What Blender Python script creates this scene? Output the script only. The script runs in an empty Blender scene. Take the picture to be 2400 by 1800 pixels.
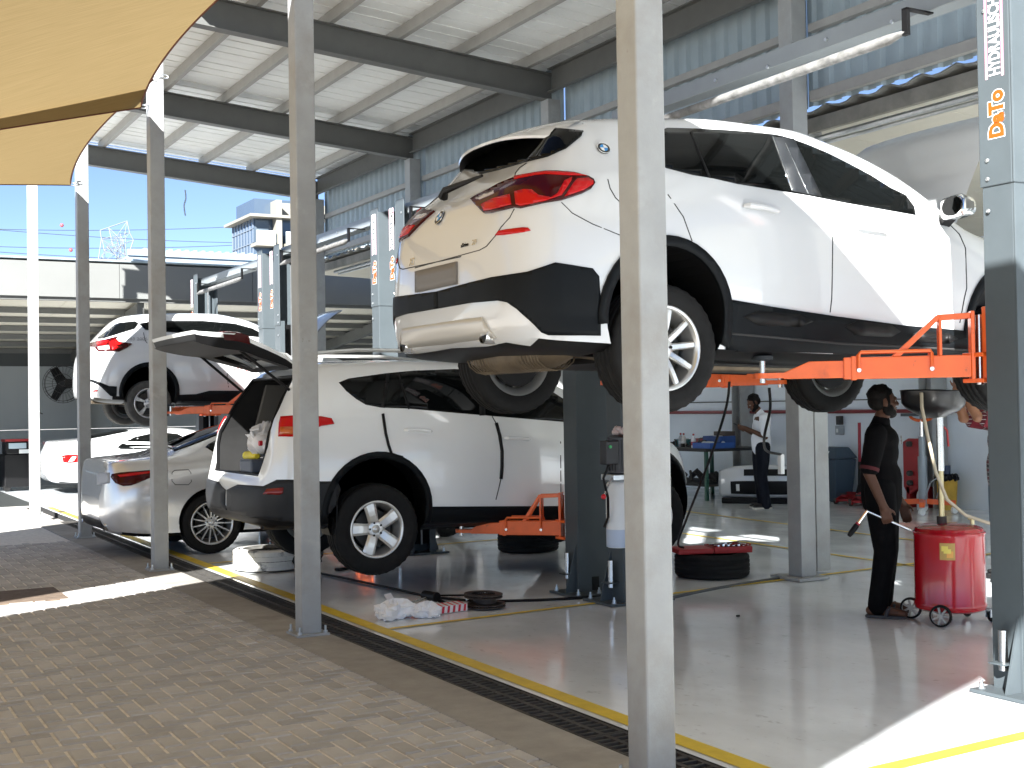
import bpy, bmesh, math, random
from mathutils import Vector, Matrix
from mathutils.bvhtree import BVHTree
random.seed(7)
PI = math.pi
S = bpy.context.scene
COL = S.collection

# ---------------------------------------------------------------- camera
FPX, PITCH, ROLL, YAW, HCAM = 2950.94, .0179, .0157, .5106, 1.55      # focal length in photo pixels (2400 wide)
_F = Vector((math.sin(YAW)*math.cos(PITCH), math.cos(YAW)*math.cos(PITCH), math.sin(PITCH)))
_R = Vector((math.cos(YAW), -math.sin(YAW), 0)); _U = _R.cross(_F)
_c, _s = math.cos(ROLL), math.sin(ROLL)
CAMPOS = Vector((0, 0, HCAM))
_r2 = _R*_c - _U*_s; _u2 = _R*_s + _U*_c
cd = bpy.data.cameras.new('camera'); cam = bpy.data.objects.new('camera', cd); COL.objects.link(cam)
cam.matrix_world = Matrix(((_r2.x, _u2.x, -_F.x, 0), (_r2.y, _u2.y, -_F.y, 0), (_r2.z, _u2.z, -_F.z, HCAM), (0, 0, 0, 1)))
cd.sensor_width = 36; cd.lens = FPX/2400*36; cd.clip_start = .05; cd.clip_end = 3000
S.camera = cam
def ray(u, v):
    return (_F + _r2*((u-1200)/FPX) + _u2*((900-v)/FPX)).normalized()
def hit(u, v, ax, val):
    d = ray(u, v); t = (val-CAMPOS[ax])/d[ax]; return CAMPOS + d*t
# ---------------------------------------------------------------- light
SUN = Vector((1.12, 1.35, -1.0)).normalized()          # direction the light travels
w = bpy.data.worlds.new('World'); S.world = w; w.use_nodes = True
nt = w.node_tree; bg = nt.nodes['Background']
sky = nt.nodes.new('ShaderNodeTexSky'); sky.sky_type = 'NISHITA'; sky.sun_disc = False
sky.sun_elevation = math.asin(-SUN.z); sky.sun_rotation = math.atan2(-SUN.x, -SUN.y)
sky.air_density = .36; sky.dust_density = .0; sky.ozone_density = .6
nt.links.new(sky.outputs[0], bg.inputs[0]); bg.inputs[1].default_value = .054
sd = bpy.data.lights.new('sun', 'SUN'); sd.energy = 4.8; sd.angle = math.radians(.55); sd.color = (1, .985, .955)
so = bpy.data.objects.new('sun', sd); COL.objects.link(so)
so.rotation_euler = SUN.to_track_quat('-Z', 'Y').to_euler(); so.location = (-20, -14, 18)
S.view_settings.view_transform = 'Standard'; S.view_settings.look = 'None'; S.view_settings.gamma = 1
S.view_settings.exposure = 2.3
S.view_settings.use_curve_mapping = False
S.render.engine = 'CYCLES'
cy = S.cycles; cy.max_bounces = 10; cy.diffuse_bounces = 6; cy.glossy_bounces = 5; cy.transmission_bounces = 6; cy.transparent_max_bounces = 8
cy.use_denoising = True
try: cy.denoiser = 'OPENIMAGEDENOISE'; cy.denoising_input_passes = 'RGB_ALBEDO_NORMAL'
except Exception: pass
cy.sample_clamp_indirect = 8; cy.caustics_reflective = False; cy.caustics_refractive = False

# ---------------------------------------------------------------- materials
MATS = {}
def mat(name, col, rough=.5, metal=0, noise=0, nscale=8, bump=0, bscale=60, coat=0, spec=.5, stains=None, emis=None, trans=0, alpha=1, stretch=(1, 1, 1), rnoise=0, obj=0):
    """procedural Principled material: a base colour broken up by noise, optional bump, roughness noise and stains"""
    if name in MATS: return MATS[name]
    m = bpy.data.materials.new(name); m.use_nodes = True; MATS[name] = m
    t = m.node_tree; b = t.nodes['Principled BSDF']
    b.inputs['Base Color'].default_value = (*col, 1); b.inputs['Roughness'].default_value = rough
    b.inputs['Metallic'].default_value = metal; b.inputs['Specular IOR Level'].default_value = spec
    if coat: b.inputs['Coat Weight'].default_value = coat; b.inputs['Coat Roughness'].default_value = .03
    if trans: b.inputs['Transmission Weight'].default_value = trans
    if alpha < 1: b.inputs['Alpha'].default_value = alpha
    if emis: b.inputs['Emission Color'].default_value = (*emis[0], 1); b.inputs['Emission Strength'].default_value = emis[1]
    if not (noise or bump or stains or rnoise or obj): return m
    tc = t.nodes.new('ShaderNodeTexCoord'); mp = t.nodes.new('ShaderNodeMapping'); mp.inputs['Scale'].default_value = stretch
    t.links.new(tc.outputs['Object'], mp.inputs[0])
    def nz(scale, detail=6, rg=.6):
        n = t.nodes.new('ShaderNodeTexNoise'); n.inputs['Scale'].default_value = scale
        n.inputs['Detail'].default_value = detail; n.inputs['Roughness'].default_value = rg
        t.links.new(mp.outputs[0], n.inputs['Vector']); return n
    cur = None
    if noise:
        n = nz(nscale); r = t.nodes.new('ShaderNodeMapRange'); r.inputs[1].default_value = .28; r.inputs[2].default_value = .72
        r.inputs[3].default_value = 1-noise; r.inputs[4].default_value = 1+noise
        t.links.new(n.outputs[0], r.inputs[0])
        mx = t.nodes.new('ShaderNodeVectorMath'); mx.operation = 'SCALE'; mx.inputs[0].default_value = col
        t.links.new(r.outputs[0], mx.inputs['Scale']); cur = mx.outputs[0]
    if obj:                                             # each object a little lighter or darker
        oi = t.nodes.new('ShaderNodeObjectInfo'); r = t.nodes.new('ShaderNodeMapRange'); r.inputs[3].default_value = 1-obj; r.inputs[4].default_value = 1+obj
        ge = t.nodes.new('ShaderNodeNewGeometry'); ad = t.nodes.new('ShaderNodeMath'); ad.operation = 'ADD'; fr = t.nodes.new('ShaderNodeMath'); fr.operation = 'FRACT'
        t.links.new(oi.outputs['Random'], ad.inputs[0]); t.links.new(ge.outputs['Random Per Island'], ad.inputs[1]); t.links.new(ad.outputs[0], fr.inputs[0]); t.links.new(fr.outputs[0], r.inputs[0]); mx = t.nodes.new('ShaderNodeVectorMath'); mx.operation = 'SCALE'; mx.inputs[0].default_value = col
        if cur: t.links.new(cur, mx.inputs[0])
        t.links.new(r.outputs[0], mx.inputs['Scale']); cur = mx.outputs[0]
    for st in (stains or []):                           # (colour, scale, low, high, amount)
        c2, sc, lo, hi, am = st
        n = nz(sc, 8, .65); r = t.nodes.new('ShaderNodeMapRange'); r.inputs[1].default_value = lo; r.inputs[2].default_value = hi; r.inputs[4].default_value = am
        t.links.new(n.outputs[0], r.inputs[0])
        mx = t.nodes.new('ShaderNodeMix'); mx.data_type = 'RGBA'; mx.inputs[6].default_value = (*col, 1); mx.inputs[7].default_value = (*c2, 1)
        if cur: t.links.new(cur, mx.inputs[6])
        t.links.new(r.outputs[0], mx.inputs[0]); cur = mx.outputs[2]
    if cur: t.links.new(cur, b.inputs['Base Color'])
    if rnoise:
        n = nz(nscale*1.7, 5); r = t.nodes.new('ShaderNodeMapRange'); r.inputs[1].default_value = .3; r.inputs[2].default_value = .7
        r.inputs[3].default_value = max(.02, rough-rnoise); r.inputs[4].default_value = rough+rnoise
        t.links.new(n.outputs[0], r.inputs[0]); t.links.new(r.outputs[0], b.inputs['Roughness'])
    if bump:
        n = nz(bscale, 5); bp = t.nodes.new('ShaderNodeBump'); bp.inputs['Strength'].default_value = bump; bp.inputs['Distance'].default_value = .01
        t.links.new(n.outputs[0], bp.inputs['Height']); t.links.new(bp.outputs[0], b.inputs['Normal'])
    return m
M_post = mat('grey post paint', (.325, .335, .335), .5, 0, .1, 5, .08, 90, stains=[((.22, .19, .15), 2.2, .5, .72, .5), ((.5, .5, .48), 6, .6, .75, .35), ((.14, .09, .05), 11, .68, .75, .7)])
M_raft = mat('dark grey beam paint', (.11, .113, .108), .5, 0, .08, 6)  # darker than the grey of the posts and purlins
M_purl = mat('purlin paint', (.32, .315, .30), .5, 0, .08, 6)
M_panel = mat('white roof panel', (.78, .80, .79), .4, 0, .05, 3)
M_clad = mat('blue grey cladding', (.33, .40, .44), .45, .1, .07, 4, stains=[((.2, .22, .24), 3, .6, .8, .25)])
M_epoxy = mat('grey epoxy floor', (.78, .82, .85), .11, 0, .13, 1.6, .035, 14, coat=0, spec=.6,
              stains=[((.56, .58, .59), 1.1, .52, .70, .5), ((.7, .71, .72), 2.3, .58, .75, .45), ((.12, .12, .12), 5, .64, .74, .55), ((.28, .28, .28), 17, .60, .70, .4), ((.5, .49, .47), .35, .55, .75, .3)], rnoise=.08, stretch=(1, .6, 1))
M_apron = mat('stained concrete', (.31, .295, .268), .85, 0, .16, 5, .3, 70, stains=[((.14, .12, .1), 1.6, .55, .72, .6), ((.4, .385, .355), 3.2, .6, .75, .5)])
M_brick = mat('grey paving brick', (.425, .415, .40), .88, 0, .16, 6, .3, 120, obj=.13, stains=[((.29, .28, .262), .5, .5, .7, .5), ((.5, .49, .475), 1.7, .6, .75, .35)])
M_joint = mat('pale joint sand', (.66, .63, .58), .95, 0, .2, 20)
M_ground = mat('sandy yard', (.40, .385, .36), .95, 0, .15, .4)
M_yellow = mat('yellow floor paint', (.72, .52, .05), .5, 0, .12, 9, stains=[((.3, .24, .1), 3, .58, .75, .5)])
M_iron = mat('cast iron grate', (.05, .047, .043), .65, .1, .3, 12, .1, 80, stains=[((.09, .075, .06), 4, .55, .75, .5)])
M_dark = mat('channel shade black', (.015, .015, .015), .9)
M_white = mat('white wall paint', (.76, .82, .87), .6, 0, .05, 1.3, stains=[((.55, .57, .58), .9, .6, .8, .5)])
M_greywall = mat('grey wall panel', (.34, .36, .36), .6, 0, .04, 1)
M_ceil = mat('cream ceiling panel', (.54, .51, .43), .6, 0, .05, 2)
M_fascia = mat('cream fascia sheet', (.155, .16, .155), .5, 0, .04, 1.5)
M_lift = mat('slate lift paint', (.07, .085, .094), .42, 0, .06, 5, spec=.2)
M_orange = mat('orange lift paint', (.80, .13, .017), .4, 0, .1, 9, coat=.15, stains=[((.35, .06, .015), 6, .56, .72, .6), ((.06, .04, .03), 16, .64, .72, .7)])
M_steel = mat('bright steel', (.62, .62, .6), .25, 1, .1, 20)
M_zinc = mat('galvanised steel', (.6, .63, .65), .35, .9, .12, 15)
M_black = mat('black plastic', (.006, .006, .0065), .45, spec=.2)
M_clad_car = mat('black cladding plastic', (.006, .0075, .009), .5, 0, .1, 20, spec=.12)
M_rubber = mat('tyre rubber', (.011, .011, .011), .75, 0, .25, 18, .15, 60, spec=.2)
M_rubdust = mat('dusty tyre rubber', (.07, .068, .062), .85, 0, .3, 14, .2, 60)
M_paint = mat('white car paint', (.63, .645, .655), .22, 0, 0, coat=1, rnoise=.0)
M_paint2 = mat('pearl white car paint', (.80, .82, .82), .24, 0, .02, 3, coat=1)
M_silver = mat('silver car paint', (.66, .66, .66), .27, .55, .02, 3, coat=1)
M_glass = mat('tinted car glass', (.003, .0035, .0035), .03, 0, spec=.13)
M_chrome = mat('chrome', (.85, .85, .84), .08, 1)
M_alloy = mat('silver alloy', (.62, .62, .61), .3, .8, .05, 10)
M_red = mat('red lamp', (.50, .004, .004), .2, 0, spec=.3)
M_reddk = mat('dark red lamp', (.05, .002, .002), .12, 0, spec=.25)
M_seam = mat('panel gap', (.03, .03, .03), .8)
M_txtred = mat('red print', (.5, .03, .03), .6)
M_txtgrey = mat('grey print', (.3, .3, .3), .6)

# ---------------------------------------------------------------- mesh helpers
def frame(d, up=Vector((0, 0, 1))):
    d = d.normalized()
    if abs(d.dot(up)) > .98: up = Vector((0, 1, 0))
    a = up.cross(d).normalized(); return a, d.cross(a).normalized()
class MB:
    """collects vertices and faces, then links them as one mesh object"""
    def __init__(s): s.v = []; s.f = []; s.m = []; s.sm = []; s.cm = 0; s.csm = False
    def add(s, vs, fs):
        o = len(s.v); s.v += [tuple(p) for p in vs]
        for f in fs: s.f.append([i+o for i in f]); s.m.append(s.cm); s.sm.append(s.csm)
        return s
    def box(s, x0, x1, y0, y1, z0, z1, M=None):
        p = [Vector((x, y, z)) for z in (z0, z1) for y in (y0, y1) for x in (x0, x1)]
        if M is not None: p = [M @ q for q in p]
        return s.add(p, [(0, 2, 3, 1), (4, 5, 7, 6), (0, 1, 5, 4), (2, 6, 7, 3), (0, 4, 6, 2), (1, 3, 7, 5)])
    def bar(s, p, q, w, h, up=Vector((0, 0, 1))):
        p = Vector(p); q = Vector(q); a, b = frame(q-p, up); a = a*(w/2); b = b*(h/2)
        return s.add([p-a-b, p+a-b, p+a+b, p-a+b, q-a-b, q+a-b, q+a+b, q-a+b], [(0, 3, 2, 1), (4, 5, 6, 7), (0, 1, 5, 4), (1, 2, 6, 5), (2, 3, 7, 6), (3, 0, 4, 7)])
    def prism(s, poly, ax, a, b, M=None):
        """polygon in the two other axes (x,z for ax=1; y,z for ax=0; x,y for ax=2) swept from a to b"""
        def P(q, t):
            return Vector((t, q[0], q[1])) if ax == 0 else Vector((q[0], t, q[1])) if ax == 1 else Vector((q[0], q[1], t))
        n = len(poly); vs = [P(q, a) for q in poly]+[P(q, b) for q in poly]
        if M is not None: vs = [M @ q for q in vs]
        return s.add(vs, [list(range(n)), list(range(2*n-1, n-1, -1))]+[(i, i+n, (i+1) % n+n, (i+1) % n) for i in range(n)])
    def tube(s, pts, r, n=8, cap=True, closed=False):
        pts = [Vector(p) for p in pts]; k = len(pts); vs = []; last = None
        rr = r if isinstance(r, (list, tuple)) else [r]*k
        for i, p in enumerate(pts):
            if closed: d = pts[(i+1) % k]-pts[i-1]
            else: d = pts[min(i+1, k-1)]-pts[max(i-1, 0)]
            if d.length < 1e-9: d = Vector((0, 0, 1))
            if last is None: a, b = frame(d)
            else:
                dn = d.normalized(); a = (last-dn*last.dot(dn))
                a = a.normalized() if a.length > 1e-6 else frame(d)[0]
                b = dn.cross(a)
            last = a
            vs += [p+(a*math.cos(2*PI*j/n)+b*math.sin(2*PI*j/n))*rr[i] for j in range(n)]
        fs = []
        for i in range(k if closed else k-1):
            i2 = (i+1) % k
            for j in range(n): fs.append((i*n+j, i*n+(j+1) % n, i2*n+(j+1) % n, i2*n+j))
        if cap and not closed: fs += [list(range(n-1, -1, -1)), list(range((k-1)*n, k*n))]
        return s.add(vs, fs)
    def lathe(s, prof, n=24, M=None, cap=True):
        """profile of (radius, height) about z, or about the z axis of M"""
        vs = []
        for r, z in prof: vs += [Vector((r*math.cos(2*PI*j/n), r*math.sin(2*PI*j/n), z)) for j in range(n)]
        if M is not None: vs = [M @ p for p in vs]
        k = len(prof); fs = [(i*n+j, i*n+(j+1) % n, (i+1)*n+(j+1) % n, (i+1)*n+j) for i in range(k-1) for j in range(n)]
        if cap: fs += [list(range(n-1, -1, -1)), list(range((k-1)*n, k*n))]
        return s.add(vs, fs)
    def sheet(s, fn, nu, nv):
        vs = [fn(i/nu, j/nv) for i in range(nu+1) for j in range(nv+1)]
        return s.add(vs, [(i*(nv+1)+j, (i+1)*(nv+1)+j, (i+1)*(nv+1)+j+1, i*(nv+1)+j+1) for i in range(nu) for j in range(nv)])
    def blob(s, c, rx, ry, rz, n=10, m=7, M=None, jit=0):
        vs = []; c = Vector(c)
        for i in range(m+1):
            th = PI*i/m
            for j in range(n):
                k = 1+random.uniform(-jit, jit)
                p = Vector((rx*math.sin(th)*math.cos(2*PI*j/n)*k, ry*math.sin(th)*math.sin(2*PI*j/n)*k, rz*math.cos(th)*k))
                vs.append(c+(M @ p if M is not None else p))
        return s.add(vs, [(i*n+j, i*n+(j+1) % n, (i+1)*n+(j+1) % n, (i+1)*n+j) for i in range(m) for j in range(n)])
    def mesh(s, name, mats):
        me = bpy.data.meshes.new(name); me.from_pydata(s.v, [], s.f)
        if not isinstance(mats, (list, tuple)): mats = [mats]
        for x in mats: me.materials.append(x)
        for p, mi, sm in zip(me.polygons, s.m, s.sm): p.material_index = mi; p.use_smooth = sm
        me.validate(); me.update(); return me
    def build(s, name, mats, parent=None, smooth=False, bevel=0, seg=2, flip=False):
        me = s.mesh(name, mats)
        b = bmesh.new(); b.from_mesh(me); bmesh.ops.recalc_face_normals(b, faces=b.faces); b.to_mesh(me); b.free()
        if smooth:
            for p in me.polygons: p.use_smooth = True
            if smooth != 'all':
                try: me.set_sharp_from_angle(angle=math.radians(40))
                except Exception: pass
        return link(name, me, parent, bevel, seg)
def link(name, me, parent=None, bevel=0, seg=2):
    o = bpy.data.objects.new(name, me); COL.objects.link(o)
    if parent is not None: o.parent = parent
    if bevel:
        md = o.modifiers.new('bevel', 'BEVEL'); md.width = bevel; md.segments = seg; md.limit_method = 'ANGLE'; md.angle_limit = math.radians(40)
        md.harden_normals = False
    return o
def tag(o, label, cat, group=None):
    o['label'] = label; o['category'] = cat
    if group: o['group'] = group
    return o
def thing(name, label, cat, loc=(0, 0, 0), rz=0, group=None):
    o = bpy.data.objects.new(name, None); COL.objects.link(o); o.location = loc; o.rotation_euler = (0, 0, rz); o.empty_display_size = .2
    return tag(o, label, cat, group)
def struct(o): o['kind'] = 'structure'; return o
def copy_tree(o, parent=None):
    c = o.copy(); COL.objects.link(c); c.parent = parent
    if parent is not None: c.matrix_parent_inverse = o.matrix_parent_inverse.copy()
    for ch in list(o.children): copy_tree(ch, c)
    return c
def text_mesh(name, body, size, M, mt, parent=None, ext=.001, bold=0, sx=1):
    cu = bpy.data.curves.new(name, 'FONT'); cu.body = body; cu.size = size; cu.extrude = ext; cu.offset = bold; cu.resolution_u = 3
    cu.align_x = 'LEFT'; o = bpy.data.objects.new(name, cu); COL.objects.link(o)
    dg = bpy.context.evaluated_depsgraph_get(); me = bpy.data.meshes.new_from_object(o.evaluated_get(dg))
    bpy.data.objects.remove(o); bpy.data.curves.remove(cu)
    me.transform(Matrix.Diagonal((sx, 1, 1, 1))); me.transform(M); me.materials.clear(); me.materials.append(mt); me.name = name
    return link(name, me, parent)
def axes(o, x, y, z):
    """matrix with the given origin and axis vectors"""
    x, y, z = Vector(x), Vector(y), Vector(z); o = Vector(o)
    return Matrix(((x.x, y.x, z.x, o.x), (x.y, y.y, z.y, o.y), (x.z, y.z, z.z, o.z), (0, 0, 0, 1)))
def pchip(keys):
    """monotone cubic through (x, y) keys"""
    xs = [k[0] for k in keys]; ys = [k[1] for k in keys]; n = len(xs)
    if n == 1: return lambda x: ys[0]
    h = [xs[i+1]-xs[i] for i in range(n-1)]; d = [(ys[i+1]-ys[i])/h[i] for i in range(n-1)]
    m = [0]*n; m[0] = d[0]; m[-1] = d[-1]
    for i in range(1, n-1):
        if d[i-1]*d[i] > 0:
            w1 = 2*h[i]+h[i-1]; w2 = h[i]+2*h[i-1]; m[i] = (w1+w2)/(w1/d[i-1]+w2/d[i])
    def f(x):
        if x <= xs[0]: return ys[0]
        if x >= xs[-1]: return ys[-1]
        i = 0
        while x > xs[i+1]: i += 1
        t = (x-xs[i])/h[i]; a = 2*t**3-3*t**2+1; b = t**3-2*t**2+t; c = -2*t**3+3*t**2; e = t**3-t**2
        return a*ys[i]+b*h[i]*m[i]+c*ys[i+1]+e*h[i]*m[i+1]
    return f
# ================================================================ ground, paving, floor
def sheet_obj(name, x0, x1, y0, y1, z, m):
    return struct(MB().add([(x0, y0, z), (x1, y0, z), (x1, y1, z), (x0, y1, z)], [(0, 1, 2, 3)]).build(name, m))
sheet_obj('ground', -900, 900, -900, 900, -.08, M_ground)
PX = 2.80                                     # paving ends, concrete apron begins
pav = sheet_obj('pavement', -14, PX, -8, 22.2, -.008, M_joint)
# herringbone paving bricks 200 x 100 mm, one object each where they show largest
def brick_mesh(lx, ly, k):
    g = .0075; h = .007; b = .005; x0, x1, y0, y1 = g, lx-g, g, ly-g
    rs = random.Random(k); t = [rs.uniform(-.0015, .0015) for _ in range(4)]
    v = [(x0, y0, -.05), (x1, y0, -.05), (x1, y1, -.05), (x0, y1, -.05), (x0, y0, -h), (x1, y0, -h), (x1, y1, -h), (x0, y1, -h),
         (x0+b, y0+b, t[0]), (x1-b, y0+b, t[1]), (x1-b, y1-b, t[2]), (x0+b, y1-b, t[3])]
    f = [(8, 9, 10, 11)]+[(i+4, (i+1) % 4+4, (i+1) % 4+8, i+8) for i in range(4)]+[(i, (i+1) % 4, (i+1) % 4+4, i+4) for i in range(4)]
    return MB().add(v, f)
BM = {o: [brick_mesh(*((.2, .1) if o == 0 else (.1, .2)), k).mesh('brick', M_brick) for k in range(5)] for o in (0, 1)}
places = []
for i in range(-120, 120):
    for j in range(-120, 120):
        k = (i-j) % 4                          # 90 degree herringbone on a 0.1 m grid
        if k == 0: o = 0
        elif k == 3: o = 1
        else: continue
        x = i*.1+.03; y = 4+j*.1
        w_, h_ = ((.2, .1) if o == 0 else (.1, .2))
        if x > PX+.01 or x < -4 or y < 3.2 or y > 21.9: continue
        if 1.30 < x+w_/2 < 1.92 and 11.05 < y+h_/2 < 11.85: continue
        d = Vector((x, y, 0))-CAMPOS; z = d.dot(_F)
        if z < 1: continue
        u = 1200+FPX*d.dot(_r2)/z; v = 900-FPX*d.dot(_u2)/z
        if u < -260 or u > 2300 or v > 1990: continue
        inv = 0 <= u < 1560 and v < 1800
        places.append((not inv, z, x, y, o))
places.sort()
rest = MB()
for n, (ni, z, x, y, o) in enumerate(places):
    if n < 300:
        b = bpy.data.objects.new('brick', random.choice(BM[o])); COL.objects.link(b); b.location = (x, y, 0); b.parent = pav
    else:
        src = random.choice(BM[o]); dz = random.uniform(-.0015, .0015)
        rest.add([(q.co.x+x, q.co.y+y, q.co.z+dz) for q in src.vertices], [tuple(p.vertices) for p in src.polygons])
ro = rest.build('paving_bricks', M_brick, pav); ro['kind'] = 'stuff'
# ribbed cover in the paving
cov = MB().box(1.30, 1.92, 11.05, 11.85, -.03, -.004)
for k in range(15): cov.box(1.31, 1.91, 11.065+k*.053, 11.095+k*.053, -.004, .006)
tag(cov.build('drain_cover', mat('rusty steel cover', (.16, .12, .09), .7, .4, .25, 10)), 'ribbed brown steel drain cover set in the paving', 'drain cover')
# concrete apron, drain, yellow edge line, epoxy floor
ap = MB().box(PX, 3.14, -8, 22.2, -.06, .004)
struct(ap.build('concrete_apron', M_apron))
ch = struct(MB().box(3.14, 3.40, -8, 22.2, -.2, -.12).box(3.14, 3.15, -8, 22.2, -.12, .002).box(3.39, 3.4, -8, 22.2, -.12, .002).build('drain_channel', M_dark))  # near-black colour puts the shade below the grate into the channel
gr = MB()
for r0, r1 in ((0, .022), (.107, .133), (.218, .24)): gr.box(r0, r1, .003, .497, -.025, 0)
for k in range(9):
    y = .003+k*.0595
    for r0, r1 in ((.022, .107), (.133, .218)): gr.box(r0, r1, y, y+.018, -.03, -.001)
gme = gr.mesh('grate', M_iron)
for k in range(34):
    g = bpy.data.objects.new('grate', gme); COL.objects.link(g); g.parent = ch; g.location = (3.15, 2.0+k*.5, random.uniform(-.003, .001))
flo = sheet_obj('workshop_floor', 3.40, 14.3, -8, 29.5, .0, M_epoxy)
mk = MB()
def strip(x0, y0, x1, y1, wd, z=.004):
    d = Vector((x1-x0, y1-y0, 0)); n = Vector((-d.y, d.x, 0)).normalized()*(wd/2)
    mk.add([Vector((x0, y0, z))-n, Vector((x1, y1, z))-n, Vector((x1, y1, z))+n, Vector((x0, y0, z))+n], [(0, 1, 2, 3)])
def marking(name, *a):
    global mk
    mk = MB(); strip(*a); struct(mk.build(name, M_yellow))
marking('yellow_edge_line', 3.50, -8, 3.50, 22, .11, .004)
for a in ((3.56, 8.17, 14.0, 8.95, .055), (3.56, 12.72, 8.2, 12.98, .055), (3.56, 3.88, 13.0, 4.25, .085), (9.0, 8.2, 9.25, 16.8, .055), (3.56, 16.55, 8.2, 16.8, .055), (10.6, 9.2, 11.2, 17, .055)):
    marking('yellow_bay_line', *a, .006)
# far yard and shed floor
sheet_obj('shed_floor', -30, 3.40, 22.62, 30, -.004, mat('shade toned shed floor', (.05, .055, .055), .35, 0, .2, 2))  # floor colour darkened to stand for the shade inside the shed
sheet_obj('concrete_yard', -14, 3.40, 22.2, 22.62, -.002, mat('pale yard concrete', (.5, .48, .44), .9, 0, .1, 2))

# ================================================================ canopy
YP = [-.5,  4.25, 8.30, 12.49, 16.30, 20.24]
XP = 3.01
def rz(x): return 5.63-.08*(x-5)              # rafter top
can = thing('canopy', 'open steel canopy with grey posts, dark beams and white panel roof over the lift bays', 'canopy')
for yi, y in enumerate(YP):
    h = .071
    p = MB().box(XP-h, XP+h, y-h, y+h, .012, rz(XP)-.32).build('post', M_post, can, bevel=.009)
    MB().box(XP-.12, XP+.115, y-.115, y+.115, .004, .02).build('base_plate', M_post, p, bevel=.003)
    for sx in (-.095, .09):
        for sy in (-.09, .09):
            MB().lathe([(.008, .02), (.008, .07)], 8).lathe([(.016, .02), (.016, .034)], 6).build('bolt', M_zinc, p).location = (XP+sx, y+sy, 0)
YR = [.2, 4.3, 8.42, 12.55, 16.4, 20.25]
XW = 7.53
for y in YR:
    x0, x1 = 2.93, 7.62
    b = MB()
    for (w_, za, zb) in ((.14, -.012, 0), (.008, -.30, -.012), (.14, -.312, -.30)):
        b.prism([(x0, rz(x0)+za), (x1, rz(x1)+za), (x1, rz(x1)+zb), (x0, rz(x0)+zb)], 1, y-w_/2, y+w_/2)
    b.build('rafter', M_raft, can)
    MB().box(XW-.01, XW+.16, y-.085, y+.085, .03, 5.12).build('inner_column', M_post, can, bevel=.006)
for k in range(6):
    x = 3.27+k*.80; z = rz(x)
    MB().box(x-.03, x+.03, -.1, 20.5, z+.002, z+.125).build('purlin', M_purl, can)
n = 0; y = -.1
while y < 20.5:
    y1 = min(y+1.0, 20.56)
    pb = MB(); x0, x1 = 3.2, 7.72
    pb.prism([(x0, rz(x0)+.13), (x1, rz(x1)+.13), (x1, rz(x1)+.21), (x0, rz(x0)+.21)], 1, y+.004, y1-.004)
    for q in range(1, 4):
        yy = y+q*.25
        pb.prism([(x0+.01, rz(x0)+.122), (x1-.01, rz(x1)+.122), (x1-.01, rz(x1)+.131), (x0+.01, rz(x0)+.131)], 1, yy-.03, yy+.03)
    pb.build('roof_panel', M_panel, can); y = y1
MB().prism([(3.18, rz(3.18)+.215), (7.8, rz(7.8)+.215), (7.8, rz(7.8)+.235), (3.18, rz(3.18)+.235)], 1, -.2, 20.62).build('light_stop_sheet', M_panel, can)  # unseen sheet added to stop sun leaking through the panel gaps
# eave beam along the inner columns
for (a, b_) in zip(YR[:-1], YR[1:]):
    e = MB().box(XW+.04, XW+.05, a+.09, b_-.09, 5.2, 5.45)
    e.box(XW-.02, XW+.05, a+.09, b_-.09, 5.452, 5.464).box(XW-.02, XW+.05, a+.09, b_-.09, 5.188, 5.2); e.build('eave_beam', M_raft, can)
# trapezoidal wall cladding hung on girts between the columns
def trap(y0, y1, pitch=.2):
    pts = []; y = y0
    while y < y1:
        for dy, dx in ((0, 0), (.09, 0), (.115, -.035), (.175, -.035)): pts.append((y+dy, dx))
        y += pitch
    return [p for p in pts if p[0] <= y1]
cl = thing('cladding_wall', 'blue grey ribbed metal cladding wall hanging above the workshop opening', 'wall')
for a, b_ in ((2.2, 8.42), (8.42, 12.55), (12.55, 16.4), (16.4, 20.4)):
    m = MB(); pr = trap(a+.02, b_-.02); nn = len(pr)
    m.add([(7.80+dx, y, z) for z in (4.16, 5.62) for y, dx in pr], [(i, i+1, nn+i+1, nn+i) for i in range(nn-1)])
    o = m.build('cladding_sheet', M_clad, cl); md = o.modifiers.new('t', 'SOLIDIFY'); md.thickness = .003
for z, hh in ((4.19, .09), (4.80, .07)):
    for a, b_ in ((2.2, 8.42), (8.42, 12.55), (12.55, 16.4), (16.4, 20.4)):
        MB().box(7.70, 7.762, a+.1, b_-.1, z, z+.012).box(7.70, 7.708, a+.1, b_-.1, z+.012, z+hh).build('girt', M_purl, cl)

# ================================================================ workshop building
ws = thing('workshop', 'white walled workshop behind the lift bays with low cream ceiling and grey columns', 'building')
XB = 14.3
b = MB()
for k, (z0, z1) in enumerate(((0, 1.565), (1.575, 2.9), (2.91, 4.2))):
    MB().box(XB, XB+.12, -8, 29.6, z0, z1).build('wall_panel', M_white, ws)
MB().box(XB+.03, XB+.1, -8, 29.6, 0, 4.3).build('wall_core', M_greywall, ws)
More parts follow.
